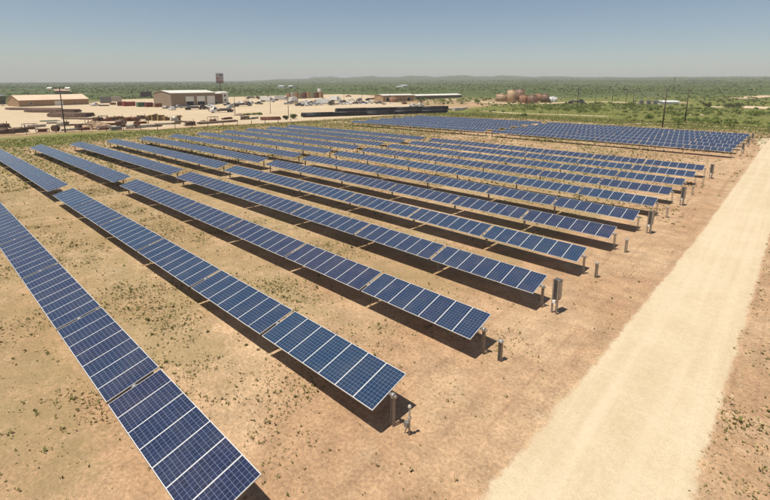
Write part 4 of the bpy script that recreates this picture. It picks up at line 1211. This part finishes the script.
# weeds on the bare soil between the near rows
x, y = scatter(420000, -60, 22, -6, 45)
dn = fbm(x * 0.22 + 11, y * 0.22 + 5); dm = fbm(x * 0.05 + 90, y * 0.05 + 60); df = vnoise(x * 1.1, y * 1.1)
prob = np.clip((dn - 0.42) * 4.0, 0.06, 1.3) * np.clip((dm - 0.25) * 2.4, 0.12, 1) * (0.25 + 0.9 * df)
prob *= 1 + 0.55 * np.sin((y / PITCH - 0.30) * 2 * np.pi)
prob *= np.where(x > -3 + 0.02 * y, np.where(x > 9, 2.2, 0.25), 1.0)
keep = (rng.random(len(x)) < prob * 1.05) & ~on_road(x, y) & (np.hypot(x - CAMX, y - CAMY) > 6)
x, y = x[keep], y[keep]
sz = rng.gamma(1.7, 0.019, len(x)) + 0.013
tuft_field('field_weeds', x, y, sz, M_WEED, 'small olive weeds scattered over the sandy soil between the rows', nb=6)
# bigger clumps
x, y = scatter(2600, -60, 22, -6, 60)
dn = fbm(x * 0.15 + 31, y * 0.15 + 25)
keep = (rng.random(len(x)) < np.clip((dn - 0.50) * 4, 0.01, 1) * 0.5) & ~on_road(x, y) & ((x < -2) | (x > 10)) & (np.hypot(x - CAMX, y - CAMY) > 7)
x, y = x[keep], y[keep]
tuft_field('weed_clumps', x, y, np.minimum(rng.gamma(3, 0.018, len(x)) + 0.03, 0.13), M_WEED, 'larger green weed clumps dotted over the sandy soil', nb=44, flat=0.8, tint=rng.random(len(x)) * 0.5)
# farther field and the gaps under the rows
x, y = scatter(150000, -140, 16, 0, 175)
v = vegetation(x, y); dn = fbm(x * 0.16 + 3, y * 0.16 + 8)
keep = (rng.random(len(x)) < np.clip(v * 1.3 + (dn - 0.5) * 1.6, 0.02, 1) * 0.62) & ~on_road(x, y) & ~((x > -58) & (y < 42))
yardm = (x < -128 + 0.09 * np.clip(y - 48, -40, 130))
keep &= ~yardm
x, y = x[keep], y[keep]
d = np.hypot(x - CAMX, y - CAMY)
tuft_field('field_grass', x, y, 0.06 + 0.0010 * d + rng.gamma(2, 0.022, len(x)), M_GRASS, 'patchy green and straw grass over the far half of the field', nb=6, flat=0.75)

x, y = scatter(15000, -125, 34, 165, 280)
keep = clear_of(x, y, 14) & (x > np.interp(y, [172, 200, 225, 300], [-104, -114, -160, -200])) & (rng.random(len(x)) < np.clip(fbm(x * 0.06 + 5, y * 0.06 + 9) * 2 - 0.35, 0.1, 1))
x, y = x[keep], y[keep]
tuft_field('meadow_grass', x, y, rng.gamma(3, 0.05, len(x)) + 0.12, M_GRASS, 'rough green and straw grass in the belt behind the far solar block', nb=4, flat=0.8)

# loose stones on the road shoulders, clods on the driven strip
def stones(name, x, y, s, m, lift, label):
    n = len(x); z = terr_v(x, y) + lift
    base = np.array([(1,0,0),(0,1,0),(-1,0,0),(0,-1,0),(0,0,0.75)], float)
    F0 = np.array([(0,1,4),(1,2,4),(2,3,4),(3,0,4)])
    a = rng.random(n) * 6.28; c, sn = np.cos(a), np.sin(a)
    j = base[None] * s[:, None, None] * rng.uniform(0.55, 1.3, (n, 5, 3))
    V = np.empty((n, 5, 3)); V[..., 0] = x[:, None] + c[:, None]*j[..., 0] - sn[:, None]*j[..., 1]; V[..., 1] = y[:, None] + sn[:, None]*j[..., 0] + c[:, None]*j[..., 1]; V[..., 2] = z[:, None] + j[..., 2] - 0.004
    F = (F0[None] + 5*np.arange(n)[:, None, None]).reshape(-1, 3)
    o = link(name, stuff_mesh(name, V.reshape(-1, 3), F, np.repeat(rng.random(n), 5), m))
    tag(o, label, 'stones', None, 'stuff')
M_STONE = leaf_mat('pale_caliche_stones', (0.42, 0.32, 0.20), (0.60, 0.49, 0.33))
M_CLOD = leaf_mat('earth_clods', (0.27, 0.165, 0.095), (0.47, 0.33, 0.20))
y = rng.random(11000) ** 1.7 * 90 - 6
left = rng.random(len(y)) < 0.5
el = np.interp(y, [-8, 5.85, 15.9, 40.4, 89], [3.7, 4.15, 4.6, 5.35, 6.1]); er = np.interp(y, [-8, 5.85, 16.4, 44.6, 89], [9.05, 9.3, 9.6, 10.2, 11.3])
x = np.where(left, el + np.abs(rng.normal(0, 0.9, len(y))) - 0.35, er - np.abs(rng.normal(0, 0.8, len(y))) + 0.35)
stones('road_gravel', x, y, rng.gamma(2.0, 0.006, len(x)) + 0.006, M_STONE, 0.012, 'loose pale gravel along both shoulders of the road')
x, y = scatter(60000, -32, 16, -5, 36)
keep = ~on_road(x, y) & (rng.random(len(x)) < np.clip(fbm(x*0.3 + 70, y*0.3 + 12) * 1.6 - 0.3, 0.1, 1))
stones('soil_clods', x[keep], y[keep], rng.gamma(2.2, 0.008, keep.sum()) + 0.008, M_CLOD, 0.0, 'small earth clods and stones strewn over the bare soil')

# leafy shrubs: a few crowns of many small leaf faces
def crown(n_leaf, rx, rz, leaf, seed, lobes=5):
    g = np.random.default_rng(seed)
    c = np.stack([g.uniform(-0.62, 0.62, lobes) * rx, g.uniform(-0.62, 0.62, lobes) * rx, g.uniform(0.30, 0.78, lobes) * rz], -1)
    rad = g.uniform(0.30, 0.62, lobes)
    w = g.integers(0, lobes, n_leaf)
    u = g.normal(size=(n_leaf, 3)); u /= np.linalg.norm(u, axis=1)[:, None]
    rr = rad[w] * (0.55 + 0.5 * g.random(n_leaf) ** 0.6)
    p = c[w] + u * rr[:, None] * np.array([rx, rx, rz * 0.62])
    p[:, 2] = np.abs(p[:, 2]) + 0.03 * rz
    a = g.normal(size=(n_leaf, 3)); a /= np.linalg.norm(a, axis=1)[:, None]
    b = np.cross(a, g.normal(size=(n_leaf, 3))); b /= np.linalg.norm(b, axis=1)[:, None]
    s = leaf * g.uniform(0.6, 1.3, n_leaf)[:, None]
    V = np.stack([p - a * s, p + b * s * 0.7, p + a * s, p - b * s * 0.7], 1).reshape(-1, 3)
    q = np.arange(n_leaf) * 4
    F = np.concatenate([np.stack([q, q + 1, q + 2], -1), np.stack([q, q + 2, q + 3], -1)])
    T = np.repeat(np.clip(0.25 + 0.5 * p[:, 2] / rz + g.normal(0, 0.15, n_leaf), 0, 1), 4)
    return V, F, T

def shrub_mass(name, x, y, s, protos, m, label):
    Vs, Fs, Ts = [], [], []
    o = 0
    z = terr_v(x, y)
    for k in range(len(x)):
        V, F, T = protos[k % len(protos)]
        a = rng.random() * 6.28; c, sn = math.cos(a), math.sin(a)
        W_ = np.empty_like(V)
        W_[:, 0] = x[k] + s[k] * (c * V[:, 0] - sn * V[:, 1]); W_[:, 1] = y[k] + s[k] * (sn * V[:, 0] + c * V[:, 1]); W_[:, 2] = z[k] + s[k] * V[:, 2] - 0.05
        Vs.append(W_); Fs.append(F + o); Ts.append(np.clip(T + rng.normal(0, 0.12), 0, 1)); o += len(V)
    ob = link(name, stuff_mesh(name, np.concatenate(Vs), np.concatenate(Fs), np.concatenate(Ts), m))
    tag(ob, label, 'shrubs', None, 'stuff')

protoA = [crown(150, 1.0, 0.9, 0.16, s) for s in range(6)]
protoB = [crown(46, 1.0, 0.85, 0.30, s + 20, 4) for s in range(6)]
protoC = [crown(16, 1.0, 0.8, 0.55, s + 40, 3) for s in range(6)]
def view_polar(n, r0, r1, a0=-92, a1=8, power=0.5):
    u = rng.random(n)
    r = (r0 ** (2 * power) + u * (r1 ** (2 * power) - r0 ** (2 * power))) ** (1 / (2 * power))
    a = np.radians(rng.uniform(a0, a1, n))
    return CAMX + r * np.sin(a), CAMY + r * np.cos(a), r
def in_yard(x, y):
    return (x > -385) & (x < np.interp(y, [-60, 13, 48, 94, 129, 169, 194, 213, 225, 330], [-138, -138, -124, -116, -110, -108, -118, -150, -200, -300])) & (y > -60) & (y < 325)
# green belt behind the far block
x, y = scatter(5200, -125, 40, 158, 300)
n_ = fbm(x * 0.045, y * 0.045)
keep = (rng.random(len(x)) < np.clip((n_ - 0.40) * 3.2, 0.02, 1) * np.clip((y - 156) / 30, 0.06, 1) * 0.42) & (x > np.interp(y, [158, 200, 225, 300], [-100, -118, -175, -225])) & clear_of(x, y)
x, y = x[keep], y[keep]
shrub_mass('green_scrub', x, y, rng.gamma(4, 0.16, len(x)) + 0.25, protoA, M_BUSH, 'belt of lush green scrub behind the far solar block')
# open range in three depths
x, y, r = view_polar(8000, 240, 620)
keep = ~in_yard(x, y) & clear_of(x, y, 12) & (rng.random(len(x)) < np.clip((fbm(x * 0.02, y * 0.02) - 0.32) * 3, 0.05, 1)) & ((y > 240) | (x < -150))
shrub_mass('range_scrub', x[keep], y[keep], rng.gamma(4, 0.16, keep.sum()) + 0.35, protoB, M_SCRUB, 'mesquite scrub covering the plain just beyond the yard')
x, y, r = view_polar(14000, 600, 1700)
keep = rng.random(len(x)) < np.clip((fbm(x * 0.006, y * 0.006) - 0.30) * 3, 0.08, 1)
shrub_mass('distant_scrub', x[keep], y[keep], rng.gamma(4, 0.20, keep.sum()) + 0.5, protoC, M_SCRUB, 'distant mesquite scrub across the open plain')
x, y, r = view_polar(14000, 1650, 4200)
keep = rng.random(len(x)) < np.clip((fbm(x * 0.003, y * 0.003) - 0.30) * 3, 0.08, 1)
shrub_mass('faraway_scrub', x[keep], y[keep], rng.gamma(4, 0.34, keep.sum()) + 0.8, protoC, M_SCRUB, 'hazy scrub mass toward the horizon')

# single bushes that stand out
def bush(xy, w, h, label, seed, dark=False, nl=900):
    t = thing('mesquite_bush', label, 'bush', xy, random.uniform(0, 6), 'bushes that stand out from the scrub')
    b = MB()
    for k in range(4):
        a = k * 1.6 + seed
        b.tube((0, 0, -0.2), (0.22*w*math.cos(a), 0.22*w*math.sin(a), h*0.55), 0.07, 0.03, n=6)
    b.build('trunk', M_WOOD, t)
    V, F, T = crown(nl, w/2, h, 0.17, seed + 100, 8)
    link('crown', stuff_mesh('crown', V, F, T, M_DARKBUSH if dark else M_BUSH), t)
bush((-14.0, 283.1), 6.5, 3.2, 'big dark bush left half of the clump by the dirt pad', 1, True)
bush((-10.1, 287.7), 6.5, 3.1, 'big dark bush nearer the road in the clump by the dirt pad', 2, True)
bush((-22.6, 282.7), 4.4, 3.0, 'dark round bush beside the thin pole in the scrub', 3, True)
bush((-0.3, 233.1), 6.0, 2.6, 'leafy green bush alone in the grass below the dirt pad', 4)
bush((-53.4, 260.4), 5.0, 3.6, 'green bush in front of the substation', 5)
bush((-158.8, 234.3), 9.0, 4.4, 'wide green bush before the long pale shelter', 6)
bush((-174.9, 235.0), 6.5, 4.6, 'dark bush at the corner of the tan depot', 7, True)
bush((-150.8, 247.8), 8.0, 3.8, 'wide green bush past the end of the long shelter', 8)
bush((-146.6, 260.9), 6.0, 3.0, 'green bush between the long shelter and the tanks', 9)
bush((-133.5, 100.6), 3.4, 1.9, 'grey green bush at the foot of the yard pole', 10, True)
bush((-133.4, 96.6), 2.6, 1.5, 'small grey green bush beside the yard pole', 11, True)
bush((-198.9, 176.7), 4.2, 3.0, 'dark bush among the parked vehicles', 12, True)
bush((-326.5, 38.3), 9.0, 5.5, 'dark tree clump beside the dark shed', 13, True)
bush((-162.7, 102.2), 5.0, 1.0, 'low green bush patch in the open yard', 14)
bush((-164.3, 98.8), 4.0, 0.9, 'small low green bush in the open yard', 15)

# ------------------------------------------------------------------ haze
def haze():
    b = MB(); b.box((0, 0, 0), (1, 1, 1))
    m = bpy.data.materials.new('dusty_air'); m.use_nodes = True
    nt = m.node_tree; nt.nodes.clear()
    out = nt.nodes.new('ShaderNodeOutputMaterial'); pv = nt.nodes.new('ShaderNodeVolumePrincipled')
    pv.inputs['Color'].default_value = (0.87, 0.865, 0.85, 1)
    pv.inputs['Density'].default_value = HAZE
    pv.inputs['Anisotropy'].default_value = 0.0
    nt.links.new(pv.outputs[0], out.inputs['Volume'])
    o = b.build('haze', m, None, (CAMX, CAMY, 64))
    o.scale = (13200, 13200, 152)
    o['kind'] = 'stuff'; o['label'] = 'thin pale dusty haze over the whole plain'
HAZE = 0.00021
haze()
S.cycles.volume_bounces = 0
S.cycles.max_bounces = 8
S.cycles.transparent_max_bounces = 12
